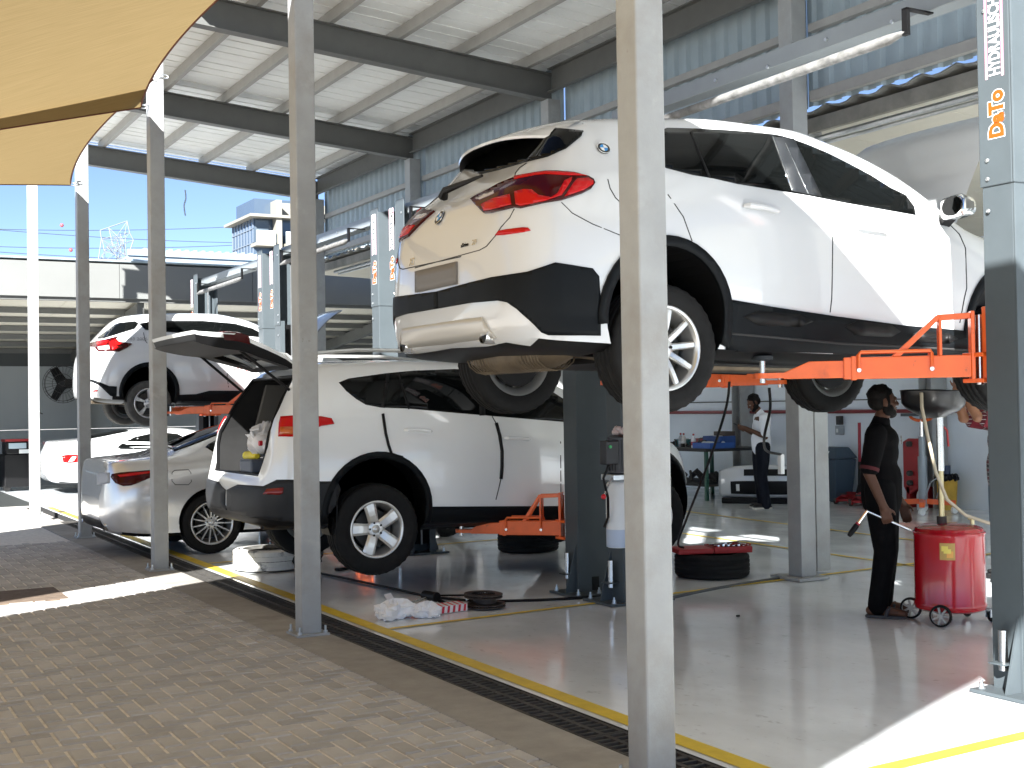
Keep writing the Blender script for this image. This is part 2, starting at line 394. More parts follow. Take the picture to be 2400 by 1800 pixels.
# corrugated roof sheet: wavy front edge over the opening, cream lining below
nn = 340; pr = [(-8+i*29/nn, .03*max(-.4, math.sin(i*29/nn*2*PI/.36))) for i in range(nn+1)]
m = MB(); m.add([(x, y, z0+dz-(x-7.9)*.03) for x in (7.86, 14.5) for z0 in (4.16,) for y, dz in pr], [(i, i+1, nn+i+2, nn+i+1) for i in range(nn)])
o = m.build('roof_sheet', mat('grey fibre cement', (.3, .3, .28), .9, 0, .2, 6), ws); md = o.modifiers.new('t', 'SOLIDIFY'); md.thickness = .015
y = -8
while y < 20.9:
    MB().prism([(7.95, 4.02), (14.28, 3.82), (14.28, 3.87), (7.95, 4.07)], 1, y+.004, y+1.19-.004).build('ceiling_panel', M_ceil, ws); y += 1.19
MB().box(7.90, 7.95, -8, 20.9, 3.97, 4.10).build('edge_trim', mat('weathered fibre trim', (.23, .22, .19), .9, 0, .25, 5), ws)
for k, (x, z, r) in enumerate(((8.0, 3.93, .028), (8.07, 3.90, .02))):
    MB().tube([(x, -8, z), (x, 20.5, z)], r, 8).build('conduit', M_zinc, ws, smooth=True)
for y in (8.55, 4.4, 12.7, 16.6):
    q = MB().box(7.90, 8.06, y-.0, y+.16, .03, 4.0).build('column', M_post, ws, bevel=.006)
    MB().box(7.42, 7.76, y-.30, y+.08, .005, .03).build('base_plate', M_post, q)
for y in (8.2, 12.85, 17.06, 21.2):
    MB().box(13.98, 14.28, y-.12, y-.105, .0, 3.8).box(13.98, 14.28, y+.105, y+.12, 0, 3.8).box(14.12, 14.135, y-.105, y+.105, 0, 3.8).build('wall_column', M_post, ws)
MB().tube([(14.2, -8, 1.39), (14.2, 29.4, 1.39)], .03, 8).build('red_pipe', mat('dark red pipe paint', (.2, .025, .03), .4), ws, smooth=True)
MB().tube([(14.24, 8, 1.57), (14.24, 29, 1.57)], .009, 6).build('cable', M_seam, ws)

# ================================================================ far shed across the end of the yard
sh = thing('end_shed', 'low shed across the yard end with pale fascia and cream ceiling panels', 'building')
YF, YB = 22.62, 29.3
x = -12
while x < 14.2:
    w_ = 2.4
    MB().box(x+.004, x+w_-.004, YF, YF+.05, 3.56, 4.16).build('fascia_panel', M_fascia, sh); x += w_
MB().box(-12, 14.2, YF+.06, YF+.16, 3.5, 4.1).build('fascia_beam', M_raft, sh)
def cz(y): return 3.52-(y-YF)*.088
ny = 6
for k in range(ny):
    y0 = YF+.17+k*(YB-YF-.2)/ny; y1 = YF+.17+(k+1)*(YB-YF-.2)/ny
    for x in range(-12, 14, 2):
        MB().prism([(y0+.005, cz(y0)+.06), (y1-.005, cz(y1)+.06), (y1-.005, cz(y1)+.12), (y0+.005, cz(y0)+.12)], 0, x+.004, x+1.996).build('ceiling_panel', M_ceil, sh)
    MB().box(-12, 14, y1-.03, y1+.03, cz(y1)-.05, cz(y1)+.05).build('purlin', M_raft, sh)
for x in (-4.2, 5.2, 10.4):
    MB().prism([(YF+.17, cz(YF)-.22), (YB, cz(YB)-.22), (YB, cz(YB)-.02), (YF+.17, cz(YF)-.02)], 0, x-.06, x+.06).build('rafter', M_raft, sh)
for k, (z0, z1) in enumerate(((0, 1.2), (1.21, 2.98))):
    for x in range(-12, 14, 3): MB().box(x+.004, x+2.996, YB, YB+.1, z0, z1).build('wall_panel', M_greywall, sh)
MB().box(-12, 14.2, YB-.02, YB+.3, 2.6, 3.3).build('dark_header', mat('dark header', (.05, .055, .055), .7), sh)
MB().prism([(YF-.02, 4.2), (YB+.3, 3.5), (YB+.3, 3.53), (YF-.02, 4.23)], 0, -12, 14.2).build('roof', M_clad, sh)
for x in (5.35, 10.5, -4): MB().box(x-.08, x+.08, YB-.4, YB-.2, 0, 3.0).build('column', M_raft, sh)
# pale blue roof edge with corrugated top above the fascia
m = MB().box(5.0, 14, YF+.3, YF+.34, 4.24, 4.36).box(5.0, 14, YF+.26, YF+.3, 4.36, 4.47)
for k in range(60): m.box(5.3+k*.15, 5.36+k*.15, YF+.3, YF+2.5, 4.47, 4.505)
m.build('roof_flashing', mat('pale blue flashing', (.34, .42, .5), .4, .3), sh)

# ================================================================ shade sails
def sail_material():
    m = bpy.data.materials.new('sand shade cloth'); m.use_nodes = True; t = m.node_tree
    for n in list(t.nodes): t.nodes.remove(n)
    out = t.nodes.new('ShaderNodeOutputMaterial'); mx = t.nodes.new('ShaderNodeMixShader'); mx.inputs[0].default_value = .42
    d = t.nodes.new('ShaderNodeBsdfDiffuse'); tr = t.nodes.new('ShaderNodeBsdfTranslucent')
    tc = t.nodes.new('ShaderNodeTexCoord'); mp = t.nodes.new('ShaderNodeMapping'); mp.inputs['Scale'].default_value = (1.5, 60, 1.5)
    n = t.nodes.new('ShaderNodeTexNoise'); n.inputs['Scale'].default_value = 2.2; n.inputs['Detail'].default_value = 6
    cr = t.nodes.new('ShaderNodeValToRGB'); cr.color_ramp.elements[0].position = .3; cr.color_ramp.elements[1].position = .7
    cr.color_ramp.elements[0].color = (.235, .17, .078, 1); cr.color_ramp.elements[1].color = (.295, .215, .105, 1)
    t.links.new(tc.outputs['Object'], mp.inputs[0]); t.links.new(mp.outputs[0], n.inputs[0]); t.links.new(n.outputs[0], cr.inputs[0])
    t.links.new(cr.outputs[0], d.inputs[0]); t.links.new(cr.outputs[0], tr.inputs[0])
    t.links.new(d.outputs[0], mx.inputs[1]); t.links.new(tr.outputs[0], mx.inputs[2]); t.links.new(mx.outputs[0], out.inputs[0])
    return m
M_sail = sail_material(); M_hem = mat('brown sail hem', (.13, .04, .02), .8)
def sail(label, A, B, C, D, sg=.07, seam=None):
    """A, B along the post line (near, far), C, D the far-side corners (far, near)"""
    A, B, C, D = map(Vector, (A, B, C, D)); r = thing('shade_sail', label, 'shade sail', group=None)
    def pt(u, v):
        bu = 4*v*(1-v)*sg*.6; bv = 4*u*(1-u)*sg
        u2 = bu+(1-2*bu)*u; v2 = bv+(1-2*bv)*v
        p = A*(1-u2)*(1-v2)+B*(1-u2)*v2+C*u2*v2+D*u2*(1-v2)
        p.z -= .25*math.sin(PI*u)*math.sin(PI*v); return p
    m = MB(); m.csm = True; m.sheet(pt, 30, 24); m.build('cloth', M_sail, r, smooth='all')
    e = [pt(0, i/24) for i in range(25)]+[pt(i/30, 1) for i in range(1, 31)]+[pt(1, 1-i/24) for i in range(1, 25)]+[pt(1-i/30, 0) for i in range(1, 30)]
    MB().tube(e, .011, 6, closed=True).build('hem', M_hem, r, smooth=True)
    for (p, q) in ((A, A+Vector((.13, 0, .05))), (B, B+Vector((.13, 0, .05)))):
        c = MB()
        for k in range(3):
            o = p.lerp(q, (k+.5)/3); ring = [o+Vector((math.cos(a)*.035, (math.sin(a)*.018 if k % 2 else 0), (0 if k % 2 else math.sin(a)*.018))) for a in [i*PI/5 for i in range(10)]]
            c.tube(ring, .007, 5, closed=True)
        c.build('shackle', M_zinc, r, smooth=True)
    return r
sail('sand coloured shade sail reaching past the foreground post towards the viewer', (2.85, -.6, 4.75), (2.85, 8.05, 4.65), (-5.2, 5.28, 2.4), (-5.2, -2.8, 3.0), .03)
sail('sand coloured shade sail tied by a white shackle near the canopy post', (2.85, 8.55, 4.75), (2.86, 12.44, 4.53), (-5.2, 9.6, 1.8), (-5.2, 5.6, 2.3), .04)
sail('lower sand coloured shade sail tied with a thin rope ring to the fourth post', (2.80, 11.7, 4.62), (2.86, 16.22, 4.38), (-5.2, 11.0, 2.9), (-5.2, 8.0, 2.1), .04)

# ================================================================ distance: apartment tower, lattice sculpture, wires
tw = thing('apartment_tower', 'pale apartment tower with grey glass curtain wall and white balconies behind the shed', 'building')
M_twc = mat('cream render', (.22, .21, .18), .8, 0, .06, .5); M_tglass = mat('grey tower glass', (.075, .105, .145), .15, .2, .1, .3); M_mull = mat('tower mullion', (.13, .16, .2), .5)
p0 = hit(600, 498, 1, 80); xg = p0.x; zt = p0.z
MB().box(xg, xg+9, 80.6, 85.2, 0, zt-.3).build('glass_block', M_tglass, tw)
mu = MB()
for k in range(8): mu.box(xg-.05, xg, 80.6+k*.65, 80.66+k*.65, 0, zt-.3)
for k in range(16): mu.box(xg-.06, xg, 80.6, 85.2, zt-1.0-k*.95, zt-.94-k*.95)
mu.build('mullions', M_mull, tw)
MB().box(xg-.5, xg+3, 79.6, 85.6, zt-.3, zt-.12).build('roof_slab', M_twc, tw)
MB().box(xg+.2, xg+3, 81, 85, zt-.1, zt+1.1).build('roof_block', M_tglass, tw)
MB().box(xg+1.6, xg+12, 80.9, 85.3, 0, zt+.9).build('wall', M_twc, tw)
for cxx in (xg+1.5, xg+4.0, xg+6.5): MB().box(cxx-.18, cxx+.2, 79.8, 81.0, 0, zt+.9).build('pier', M_twc, tw)
for fl in range(5):
    z = zt-2.2-fl*2.3
    for k, xx in enumerate((xg-.1, xg+1.9, xg+4.4, xg+6.9)):
        wd_ = 1.3 if k == 0 else 1.8
        bl = MB().box(xx, xx+wd_, 79.6, 80.9, z, z+.22).build('balcony', M_twc, tw)
        MB().box(xx, xx+wd_, 79.6, 79.64, z+.22, z+1.0).build('balustrade', mat('balcony glass', (.5, .58, .6), .15), bl)
        w_ = MB().box(xx+.2, xx+wd_-.2, 80.5 if k == 0 else 80.84, 80.58 if k == 0 else 80.9, z+.25, z+1.8).build('window', mat('dark tower window', (.08, .1, .12), .15), tw)
# white lattice structure on a hill of air above the roof line: a tall frame standing far behind the shed
lt = thing('lattice_frame', 'white open lattice structure of thin struts standing beyond the shed roof', 'lattice frame')
rg = random.Random(3); Y0 = 90; M_latt = mat('grey white lattice steel', (.2, .21, .22), .6)
ol = [(228, 628), (238, 560), (235, 540), (298, 518), (304, 545), (313, 563), (300, 600), (296, 622)]
def lp(u, v, dy): return hit(u, v, 1, Y0+dy)
vs = [lp(u, v, d) for u, v in ol for d in (0, 3)]
for k in range(24): vs.append(lp(rg.uniform(234, 302), rg.uniform(530, 620), rg.uniform(0, 3)))
for a in range(16): MB().tube([vs[a], vs[(a+2) % 16]], .03, 4).build('strut', M_latt, lt)
for k in range(120):
    a, b2 = rg.sample(range(len(vs)), 2)
    if (vs[a]-vs[b2]).length < 2.6: MB().tube([vs[a], vs[b2]], .018, 4).build('strut', M_latt, lt)
for u in (228, 300): MB().tube([lp(u, 628, 1), Vector((lp(u, 628, 1).x, Y0+1, 0))], .04, 5).build('leg', M_latt, lt)
M_wire = mat('power line', (.05, .06, .07), .8)
for k, (v0, v1) in enumerate(((530, 512), (570, 556), (588, 622), (520, 560), (575, 600))):
    a = hit(-200, v0, 1, 110); b2 = hit(700 if k < 3 else 760, v1+10, 1, 110); pts = []
    for i in range(13):
        t = i/12; p = a.lerp(b2, t); p.z -= 1.0*4*t*(1-t)*.5; pts.append(p)
    MB().tube(pts, .028, 4).build('power_line', M_wire); o = bpy.context.scene.objects[-1] if False else None
for o, lab in zip([q for q in bpy.data.objects if q.name.startswith('power_line')], ('upper power line carrying a pink marker ball above the lattice frame', 'power line just above the lower pink marker ball', 'lowest power line sagging towards the shed roof', 'power line running past the lattice frame top to the tower', 'power line meeting the lower half of the apartment tower')): tag(o, lab, 'power line', 'power lines in the sky')
for u, v, lab in ((145, 528, 'larger pink marker ball on the upper power line'), (166, 586, 'small pink marker ball between the lower power lines')):
    p = hit(u, v, 1, 109.8); m = MB(); m.csm = True; m.blob(p, .16, .16, .16, 12, 8)
    tag(m.build('marker_ball', mat('pink marker ball', (.32, .07, .08), .6)), lab, 'marker ball', 'marker balls on the power lines')
# ================================================================ cars
def catmull(P, counts):
    out = []
    n = len(P)
    for i in range(n-1):
        p0 = P[max(i-1, 0)]; p1 = P[i]; p2 = P[i+1]; p3 = P[min(i+2, n-1)]
        k = counts[i]
        for j in range(k):
            t = j/k
            out.append(tuple(.5*((2*p1[a])+(-p0[a]+p2[a])*t+(2*p0[a]-5*p1[a]+4*p2[a]-p3[a])*t*t+(-p0[a]+3*p1[a]-3*p2[a]+p3[a])*t**3) for a in (0, 1)))
    out.append(P[-1]); return out
M_trunk = mat('cargo trim', (.015, .015, .015), .7, 0, .1, 10, spec=.15)
class Car:
    """a car body lofted from section curves along x (0 = rear bumper); panels are cut to outlines and laid on the body surface"""
    def __init__(s, name, label, X0, Yc, Z0, sc, L, cv, paint, pitch=0, group=None):
        s.root = thing(name, label, 'car', (X0, Yc, Z0), 0, group)
        s.root.scale = (sc, sc, sc); s.root.rotation_euler = (0, pitch, 0)
        s.MW = Matrix.Translation((X0, Yc, Z0)) @ Matrix.Rotation(pitch, 4, 'Y') @ Matrix.Diagonal((sc, sc, sc, 1))
        s.MI = s.MW.inverted(); s.cam = s.MI @ CAMPOS; s.L = L; s.paint = paint
        s.c = {k: pchip(v) for k, v in cv.items()}
        xs = [0, .006, .014, .024, .036, .05, .068, .09, .115, .145, .18, .22, .265, .315, .37, .43, .5, .58]
        x = .66
        while x < L-.55: xs.append(x); x += .07
        xs += [L-q for q in (.5, .42, .35, .29, .24, .19, .15, .11, .08, .055, .035, .018, .006, 0)]
        secs = [s.section(x) for x in xs]; s.np = len(secs[0])
        m = MB(); vs = []; k = s.np; full = 2*k-2
        for x, sc_ in zip(xs, secs):
            ring = [(x, -y, z) for y, z in sc_]+[(x, y, z) for y, z in sc_[-2:0:-1]]
            vs += ring
        n = len(xs); fs = [(i*full+j, (i+1)*full+j, (i+1)*full+(j+1) % full, i*full+(j+1) % full) for i in range(n-1) for j in range(full)]
        fs += [list(range(full)), [(n-1)*full+j for j in range(full-1, -1, -1)]]
        s.v, s.f = [Vector(q) for q in vs], fs
        s.bvh = BVHTree.FromPolygons(s.v, [tuple(f) for f in fs])
    def section(s, x):
        c = s.c; g = lambda k: c[k](x)
        zt = g('zt'); zb = g('zb'); w4 = g('w4'); z4 = g('z4')
        P = [(0, zb), (g('wb'), zb), (g('w1'), g('z1')), (g('w2'), g('z2')), (g('w3'), g('z3')), (w4, z4), (w4*.55, zt-(zt-z4)*.22), (0, zt)]
        return catmull(P, [3, 3, 4, 6, 6, 5, 4])
    def body(s, cut=None, wells=(), inside=None, name='body', low=.27):
        m = MB(); m.add(s.v, s.f); m.sm = [True]*len(m.f)
        o = m.build(name, s.paint, None, smooth='all')
        for p in o.data.polygons[-2:]: p.use_smooth = False
        if cut is not None:
            co = cut.build('cutter', M_black)
            md = o.modifiers.new('b', 'BOOLEAN'); md.operation = 'DIFFERENCE'; md.solver = 'EXACT'; md.object = co
            dg = bpy.context.evaluated_depsgraph_get(); me = bpy.data.meshes.new_from_object(o.evaluated_get(dg))
            o.modifiers.clear(); old = o.data; o.data = me; bpy.data.meshes.remove(old); bpy.data.objects.remove(co)
            me.materials.clear(); me.materials.append(s.paint); me.materials.append(M_black); me.materials.append(M_trunk)
            for p in me.polygons:
                p.use_smooth = True; c = p.center; k = 0
                if (low(c) if callable(low) else c.z < low): k = 1
                for (wx, wz, wr) in wells:
                    if math.hypot(c.x-wx, c.z-wz) < wr+.001 and abs(c.y) < .95 and (abs(p.normal.y) < .5 or abs(c.y) < .6): k = 1
                if inside and inside(c, p.normal): k = 2
                p.material_index = k
            try: me.set_sharp_from_angle(angle=math.radians(38))
            except Exception: pass
        o.parent = s.root; s.obj = o; return o
    def lay(s, name, poly, mt, step, rayf, off=.004, mirror=True, parent=None, half=False):
        b = bmesh.new(); b.faces.new([b.verts.new((p[0], p[1], 0)) for p in poly])
        xs = [p[0] for p in poly]; ys = [p[1] for p in poly]
        for ax, lo, hi in ((0, min(xs), max(xs)), (1, min(ys), max(ys))):
            t = lo+step
            while t < hi-step*.2:
                co = Vector((t, 0, 0)) if ax == 0 else Vector((0, t, 0)); no = Vector((1, 0, 0)) if ax == 0 else Vector((0, 1, 0))
                bmesh.ops.bisect_plane(b, geom=b.verts[:]+b.edges[:]+b.faces[:], plane_co=co, plane_no=no); t += step
        bmesh.ops.triangulate(b, faces=[f for f in b.faces if len(f.verts) > 4])
        b.verts.index_update(); pts = []
        for v in b.verts:
            o, d = rayf(v.co.x, v.co.y); h = s.bvh.ray_cast(o, d)
            if h[0] is None: pts.append(None)
            else:
                nrm = h[1] if h[1].dot(d) < 0 else -h[1]
                pts.append((h[0], nrm))
        keep = [f for f in b.faces if all(pts[v.index] for v in f.verts)]
        if half: keep = [f for f in keep if sum(pts[v.index][0].y for v in f.verts)/len(f.verts) < .0]
        if not keep: b.free(); return None
        # average normals so the piece follows the surface smoothly
        acc = {}
        for f in keep:
            for v in f.verts:
                q = pts[v.index]
                acc.setdefault(v.index, Vector()); acc[v.index] += sum((pts[w.index][1] for w in f.verts), Vector())
        idx = {}; vs = []
        for f in keep:
            for v in f.verts:
                if v.index not in idx: idx[v.index] = len(vs); vs.append(pts[v.index][0]+acc[v.index].normalized()*off)
        fs = [[idx[v.index] for v in f.verts] for f in keep]
        # skirt along the open edges so the piece has thickness
        cnt = {}
        for f in fs:
            for i in range(len(f)):
                e = (f[i], f[(i+1) % len(f)]); cnt[tuple(sorted(e))] = cnt.get(tuple(sorted(e)), 0)+1
        back = {}; inv = {v: k for k, v in idx.items()}
        def bk(i):
            if i not in back: back[i] = len(vs); vs.append(vs[i]-acc[inv[i]].normalized()*(off+.004))
            return back[i]
        sk = []
        for f in fs:
            for i in range(len(f)):
                a, c = f[i], f[(i+1) % len(f)]
                if cnt[tuple(sorted((a, c)))] == 1: sk.append([a, bk(a), bk(c), c])
        b.free(); out = []
        for sg in ((1, -1) if mirror else (1,)):
            dx = 0 if sg > 0 else -.0016
            m = MB(); m.add([(q.x+dx, q.y*sg+(0 if sg > 0 else .0016), q.z) for q in vs], fs+sk); m.sm = [True]*len(fs)+[False]*len(sk)
            o = m.build(name, mt, parent or s.root)
            for p in o.data.polygons: p.use_smooth = p.index < len(fs)
            out.append(o)
        return out
    def px(s, name, pts, mt, step=14, **k):
        """outline given in photo pixels; it is laid on this car's own surface"""
        return s.lay(name, pts, mt, step, lambda u, v: (s.cam, (s.MI.to_3x3() @ ray(u, v)).normalized()), **k)
    def side(s, name, pts, mt, step=.05, **k):
        return s.lay(name, pts, mt, step, lambda x, z: (Vector((x, -2, z)), Vector((0, 1, 0))), **k)
    def rear(s, name, pts, mt, step=.04, **k):
        k.setdefault('mirror', False)
        return s.lay(name, pts, mt, step, lambda y, z: (Vector((-1, y, z)), Vector((1, 0, 0))), **k)
    def top(s, name, pts, mt, step=.06, **k):
        k.setdefault('mirror', False)
        return s.lay(name, pts, mt, step, lambda x, y: (Vector((x, y, 3)), Vector((0, 0, -1))), **k)
    def line(s, name, pts, wd=2.4, mt=None, px=True, **k):
        P = [Vector((a, b_, 0)) for a, b_ in pts]; n = len(P); L, R_ = [], []
        for i in range(n):
            d = (P[min(i+1, n-1)]-P[max(i-1, 0)]).normalized(); q = Vector((-d.y, d.x, 0))*(wd/2)
            L.append(P[i]+q); R_.append(P[i]-q)
        poly = [(q.x, q.y) for q in L+R_[::-1]]
        k.setdefault('off', .0015)
        return (s.px if px else s.side)(name, poly, mt or M_seam, 40 if px else .15, **k)
def Z(ox, oy, k, pts): return [(ox+a/k, oy+b_/k) for a, b_ in pts]
def arc(cx, cz, r, a0, a1, n=20): return [(cx+r*math.cos(math.radians(a0+(a1-a0)*i/n)), cz+r*math.sin(math.radians(a0+(a1-a0)*i/n))) for i in range(n+1)]
def arches(cx_list, cz, r, yin=.55, yout=1.3, n=36):
    m = MB()
    for cx in cx_list:
        for sg in (-1, 1):
            pr = arc(cx, cz, r, 0, 360, n)[:-1]
            a, b_ = (yin, yout) if sg > 0 else (-yout, -yin)
            m.prism(pr, 1, a, b_)
    return m
def liners(car, cx_list, cz, r, yin=.55, yout=.86):
    for cx in cx_list:
        for sg in (-1, 1):
            pr = arc(cx, cz, r-.004, -25, 205, 24); n = len(pr); m = MB()
            m.add([(x, sg*yin, z) for x, z in pr]+[(x, sg*yout, z) for x, z in pr], [(i, i+1, n+i+1, n+i) for i in range(n-1)]+[list(range(n))])
            m.build('wheel_liner', M_black, car.root)
def tyre_mesh(R, W, rim, mt, tread=True, n=72):
    """tyre about the y axis, outer face at -y"""
    h = W/2; sh = R-.022
    prof = [(rim-.012, -h*.72), (rim+.004, -h*.86), (rim+.02, -h*.93), ((rim+R)/2, -h), (R-.045, -h*.985), (sh, -h*.93), (R-.008, -h*.82)]
    gr_ = []
    for g in (-.5, -.16, .18, .52): gr_ += [(R, h*g-.010), (R-.007, h*g-.008), (R-.007, h*g+.004), (R, h*g+.006)]
    prof += gr_+[(r, -y) for r, y in prof[::-1]]
    vs = []
    for i, (r, y) in enumerate(prof):
        for j in range(n):
            rr = r
            if tread and abs(y) > h*.55 and abs(y) < h*.95 and r > R-.05 and j % 2: rr = r-.006
            a = 2*PI*j/n+(y*1.2 if tread else 0); vs.append((rr*math.cos(a), y, rr*math.sin(a)))
    k = len(prof); m = MB()
    m.add(vs, [(i*n+j, i*n+(j+1) % n, (i+1)*n+(j+1) % n, (i+1)*n+j) for i in range(k-1) for j in range(n)])
    m.sm = [True]*len(m.f); return m.mesh('wheel', mt)
def rim_mesh(rim, W, spokes, wd0, wd1, mts, style='plain', dish=.03, twist=0, n=48):
    """alloy rim about y, outer face at -y; spokes of width wd0 at the hub and wd1 at the rim"""
    h = W/2; m = MB(); M = Matrix.Rotation(PI/2, 4, 'X')
    m.csm = True
    # z of the lathe maps to -y
    m.lathe([(rim+.006, h*.80), (rim+.004, h*.88), (rim-.004, h*.9), (rim-.016, h*.84), (rim-.02, h*.55), (rim-.045, h*.1), (rim-.05, -h*.5), (rim-.012, -h*.8), (rim+.004, -h*.86)], n, M, cap=False)
    fy = -(h*.80-dish)
    for k in range(spokes):
        grp = [(0, 1)] if style != 'twin' else [(-.085, .55), (.085, .55)]
        for da, wf in grp:
            a = 2*PI*k/spokes+PI/2+da; a2 = a+twist+(da*.15 if style == 'twin' else 0)
            vs = []
            for i in range(6):
                t = i/5; r = .045+(rim-.052)*t; aa = a+(a2-a)*t-da*(1-t)*.55; w_ = (wd0+(wd1-wd0)*t)*wf
                y = fy-.012*math.sin(t*PI)*1.0-(dish-.012)*t**2
                c, s_ = math.cos(aa), math.sin(aa); p = Vector((c*r, y, s_*r)); q = Vector((-s_, 0, c))
                vs += [p+q*w_/2+Vector((0, .006, 0)), p+q*w_*.30-Vector((0, .004, 0)), p-q*w_*.30-Vector((0, .004, 0)), p-q*w_/2+Vector((0, .006, 0)), p-q*w_*.4+Vector((0, .035, 0)), p+q*w_*.4+Vector((0, .035, 0))]
            f = []
            for i in range(5):
                for j in range(6): f.append((i*6+j, i*6+(j+1) % 6, (i+1)*6+(j+1) % 6, (i+1)*6+j))
            m.cm = 1 if style == 'black' and da < 0 else 0
            m.csm = False; m.add(vs, f)
    m.cm = 0; m.csm = True
    m.lathe([(.072, -fy-.03), (.072, -fy+.002), (.06, -fy+.008), (.034, -fy+.008)], 24, M, cap=False)
    m.lathe([(.034, -fy+.004), (.032, -fy+.010), (0.001, -fy+.012)], 20, M, cap=False)
    m.cm = 1; m.csm = False
    for k in range(5):
        a = 2*PI*k/5+PI/2; c, s_ = math.cos(a)*.052, math.sin(a)*.052
        m.lathe([(.009, -fy-.005), (.009, -fy+.014)], 6, Matrix.Translation((c, 0, s_)) @ M)
    return m.mesh('rim', mts)
def back_mesh(rim):
    M = Matrix.Rotation(PI/2, 4, 'X'); m = MB(); m.lathe([(.155, -.03), (.155, .0), (.07, .005), (.07, .02)], 30, M); m.cm = 1
    m.lathe([(rim-.052, -.075), (rim-.06, -.08)], 30, M); return m.mesh('brake_disc', [M_iron, M_black])
def wheels(car, xr, wb, zc, yo, R, W, rim, tmt, rme, droop=0):
    tm = tyre_mesh(R, W, rim, tmt); dm = back_mesh(rim)
    for x in (xr, xr+wb):
        for sg in (-1, 1):
            o = link('wheel', tm, car.root); o.location = (x, sg*(yo-W/2), zc-droop); o.rotation_euler = (0, 0, 0 if sg < 0 else PI)
            r = link('rim', rme, o); d = link('brake_disc', dm, o); d.rotation_euler = (0, random.uniform(0, 6), 0); r.rotation_euler = (0, random.uniform(-.3, .3), 0)
    return tm
def handle(car, x, z, ln=.2, y=None, mt=None, ang=0):
    for sg in (-1, 1):
        h = car.bvh.ray_cast(Vector((x, sg*2, z)), Vector((0, -sg, 0)))
        if h[0] is None: continue
        y0 = h[0].y; pts = [(x-ln/2, y0+sg*.004, z-.006*0), (x-ln*.42, y0+sg*.028, z), (x, y0+sg*.034, z-.002), (x+ln*.42, y0+sg*.026, z-ln*ang), (x+ln/2, y0+sg*.002, z-ln*ang)]
        MB().tube(pts, [.012, .016, .016, .015, .01], 8).build('door_handle', mt or car.paint, car.root, smooth=True)
def mirror_part(car, x, z, y, mt, cap):
    for sg in (-1, 1):
        m = MB(); M_ = Matrix.Translation((x, sg*y, z)) @ Matrix.Rotation(sg*.22, 4, 'Z')
        m.add([M_ @ Vector(q) for q in ((-.07, -.115, -.07), (-.07, .115, -.075), (-.07, .12, .07), (-.07, -.105, .075), (.075, -.07, -.045), (.085, .10, -.06), (.085, .10, .05), (.075, -.06, .05))], [(0, 3, 2, 1), (4, 5, 6, 7), (0, 1, 5, 4), (1, 2, 6, 5), (2, 3, 7, 6), (3, 0, 4, 7)]); o = m.build('door_mirror', cap, car.root, smooth=True, bevel=.035, seg=4)
        g = MB().prism(arc(0, 0, .062, 0, 360, 16)[:-1], 0, -.005, .005); q = g.build('mirror_glass', M_glass, o); q.location = (x-.072, sg*y, z); q.scale = (1, 1.5, .95); q.rotation_euler = (0, 0, sg*.22)
        MB().bar((x+.02, sg*(y-.06), z-.02), (x+.06, sg*(y-.20), z-.09), .07, .035).build('mirror_arm', mt, o)
# ---------------------------------------------------------------- lifted white crossover
bmw = Car('lifted_crossover', 'white crossover with black lower cladding raised high on an orange armed lift, hood open', 3.07, 6.34, 1.605, 1.02, 4.36, dict(
    zt=[(0, .74), (.02, .84), (.045, .94), (.08, 1.03), (.12, 1.09), (.18, 1.15), (.28, 1.245), (.38, 1.355), (.48, 1.465), (.62, 1.515), (1.0, 1.56), (1.55, 1.597), (2.0, 1.592), (2.4, 1.535), (2.8, 1.415), (3.05, 1.29), (3.2, 1.17), (3.3, 1.09), (3.6, 1.03), (4.0, .93), (4.22, .82), (4.33, .68), (4.36, .6)],
    zb=[(0, .42), (.03, .33), (.1, .27), (.3, .24), (1.2, .215), (3.1, .19), (4.0, .2), (4.25, .25), (4.36, .42)],
    wb=[(0, .25), (.05, .55), (.2, .72), (.5, .8), (3.8, .8), (4.2, .62), (4.36, .3)],
    z1=[(0, .48), (.1, .42), (.5, .40), (3.8, .38), (4.36, .47)],
    w1=[(0, .34), (.02, .55), (.06, .70), (.14, .80), (.3, .87), (.6, .89), (1.4, .885), (3.2, .885), (3.8, .88), (4.1, .78), (4.28, .6), (4.36, .36)],
    z2=[(0, .58), (.1, .70), (.3, .78), (.9, .80), (3.5, .72), (4.2, .62), (4.36, .52)],
    w2=[(0, .36), (.02, .56), (.06, .70), (.14, .80), (.3, .87), (.6, .91), (.9, .915), (1.4, .905), (2.2, .9), (3.2, .905), (3.6, .91), (3.9, .87), (4.15, .77), (4.29, .6), (4.36, .38)],
    z3=[(0, .68), (.03, .80), (.08, .92), (.15, .99), (.3, 1.06), (.6, 1.13), (1.0, 1.14), (2.0, 1.08), (3.0, 1.02), (3.4, .97), (4.0, .85), (4.25, .74), (4.36, .56)],
    w3=[(0, .34), (.02, .52), (.06, .64), (.14, .73), (.3, .79), (.6, .82), (1.0, .84), (2.0, .855), (3.1, .85), (3.6, .80), (4.0, .70), (4.25, .55), (4.36, .34)],
    z4=[(0, .72), (.02, .82), (.045, .915), (.08, 1.0), (.12, 1.06), (.18, 1.12), (.28, 1.205), (.38, 1.305), (.48, 1.405), (.62, 1.452), (1.0, 1.502), (1.55, 1.545), (2.0, 1.545), (2.4, 1.485), (2.8, 1.365), (3.05, 1.235), (3.2, 1.12), (3.3, 1.045), (3.6, .99), (4.0, .895), (4.22, .79), (4.33, .66), (4.36, .58)],
    w4=[(0, .26), (.02, .40), (.06, .54), (.14, .60), (.3, .60), (.48, .59), (1.0, .60), (1.6, .61), (2.2, .61), (2.8, .64), (3.2, .68), (3.6, .66), (4.0, .56), (4.25, .42), (4.36, .26)]), M_paint, pitch=.012)
AZ, AR = .405, .375
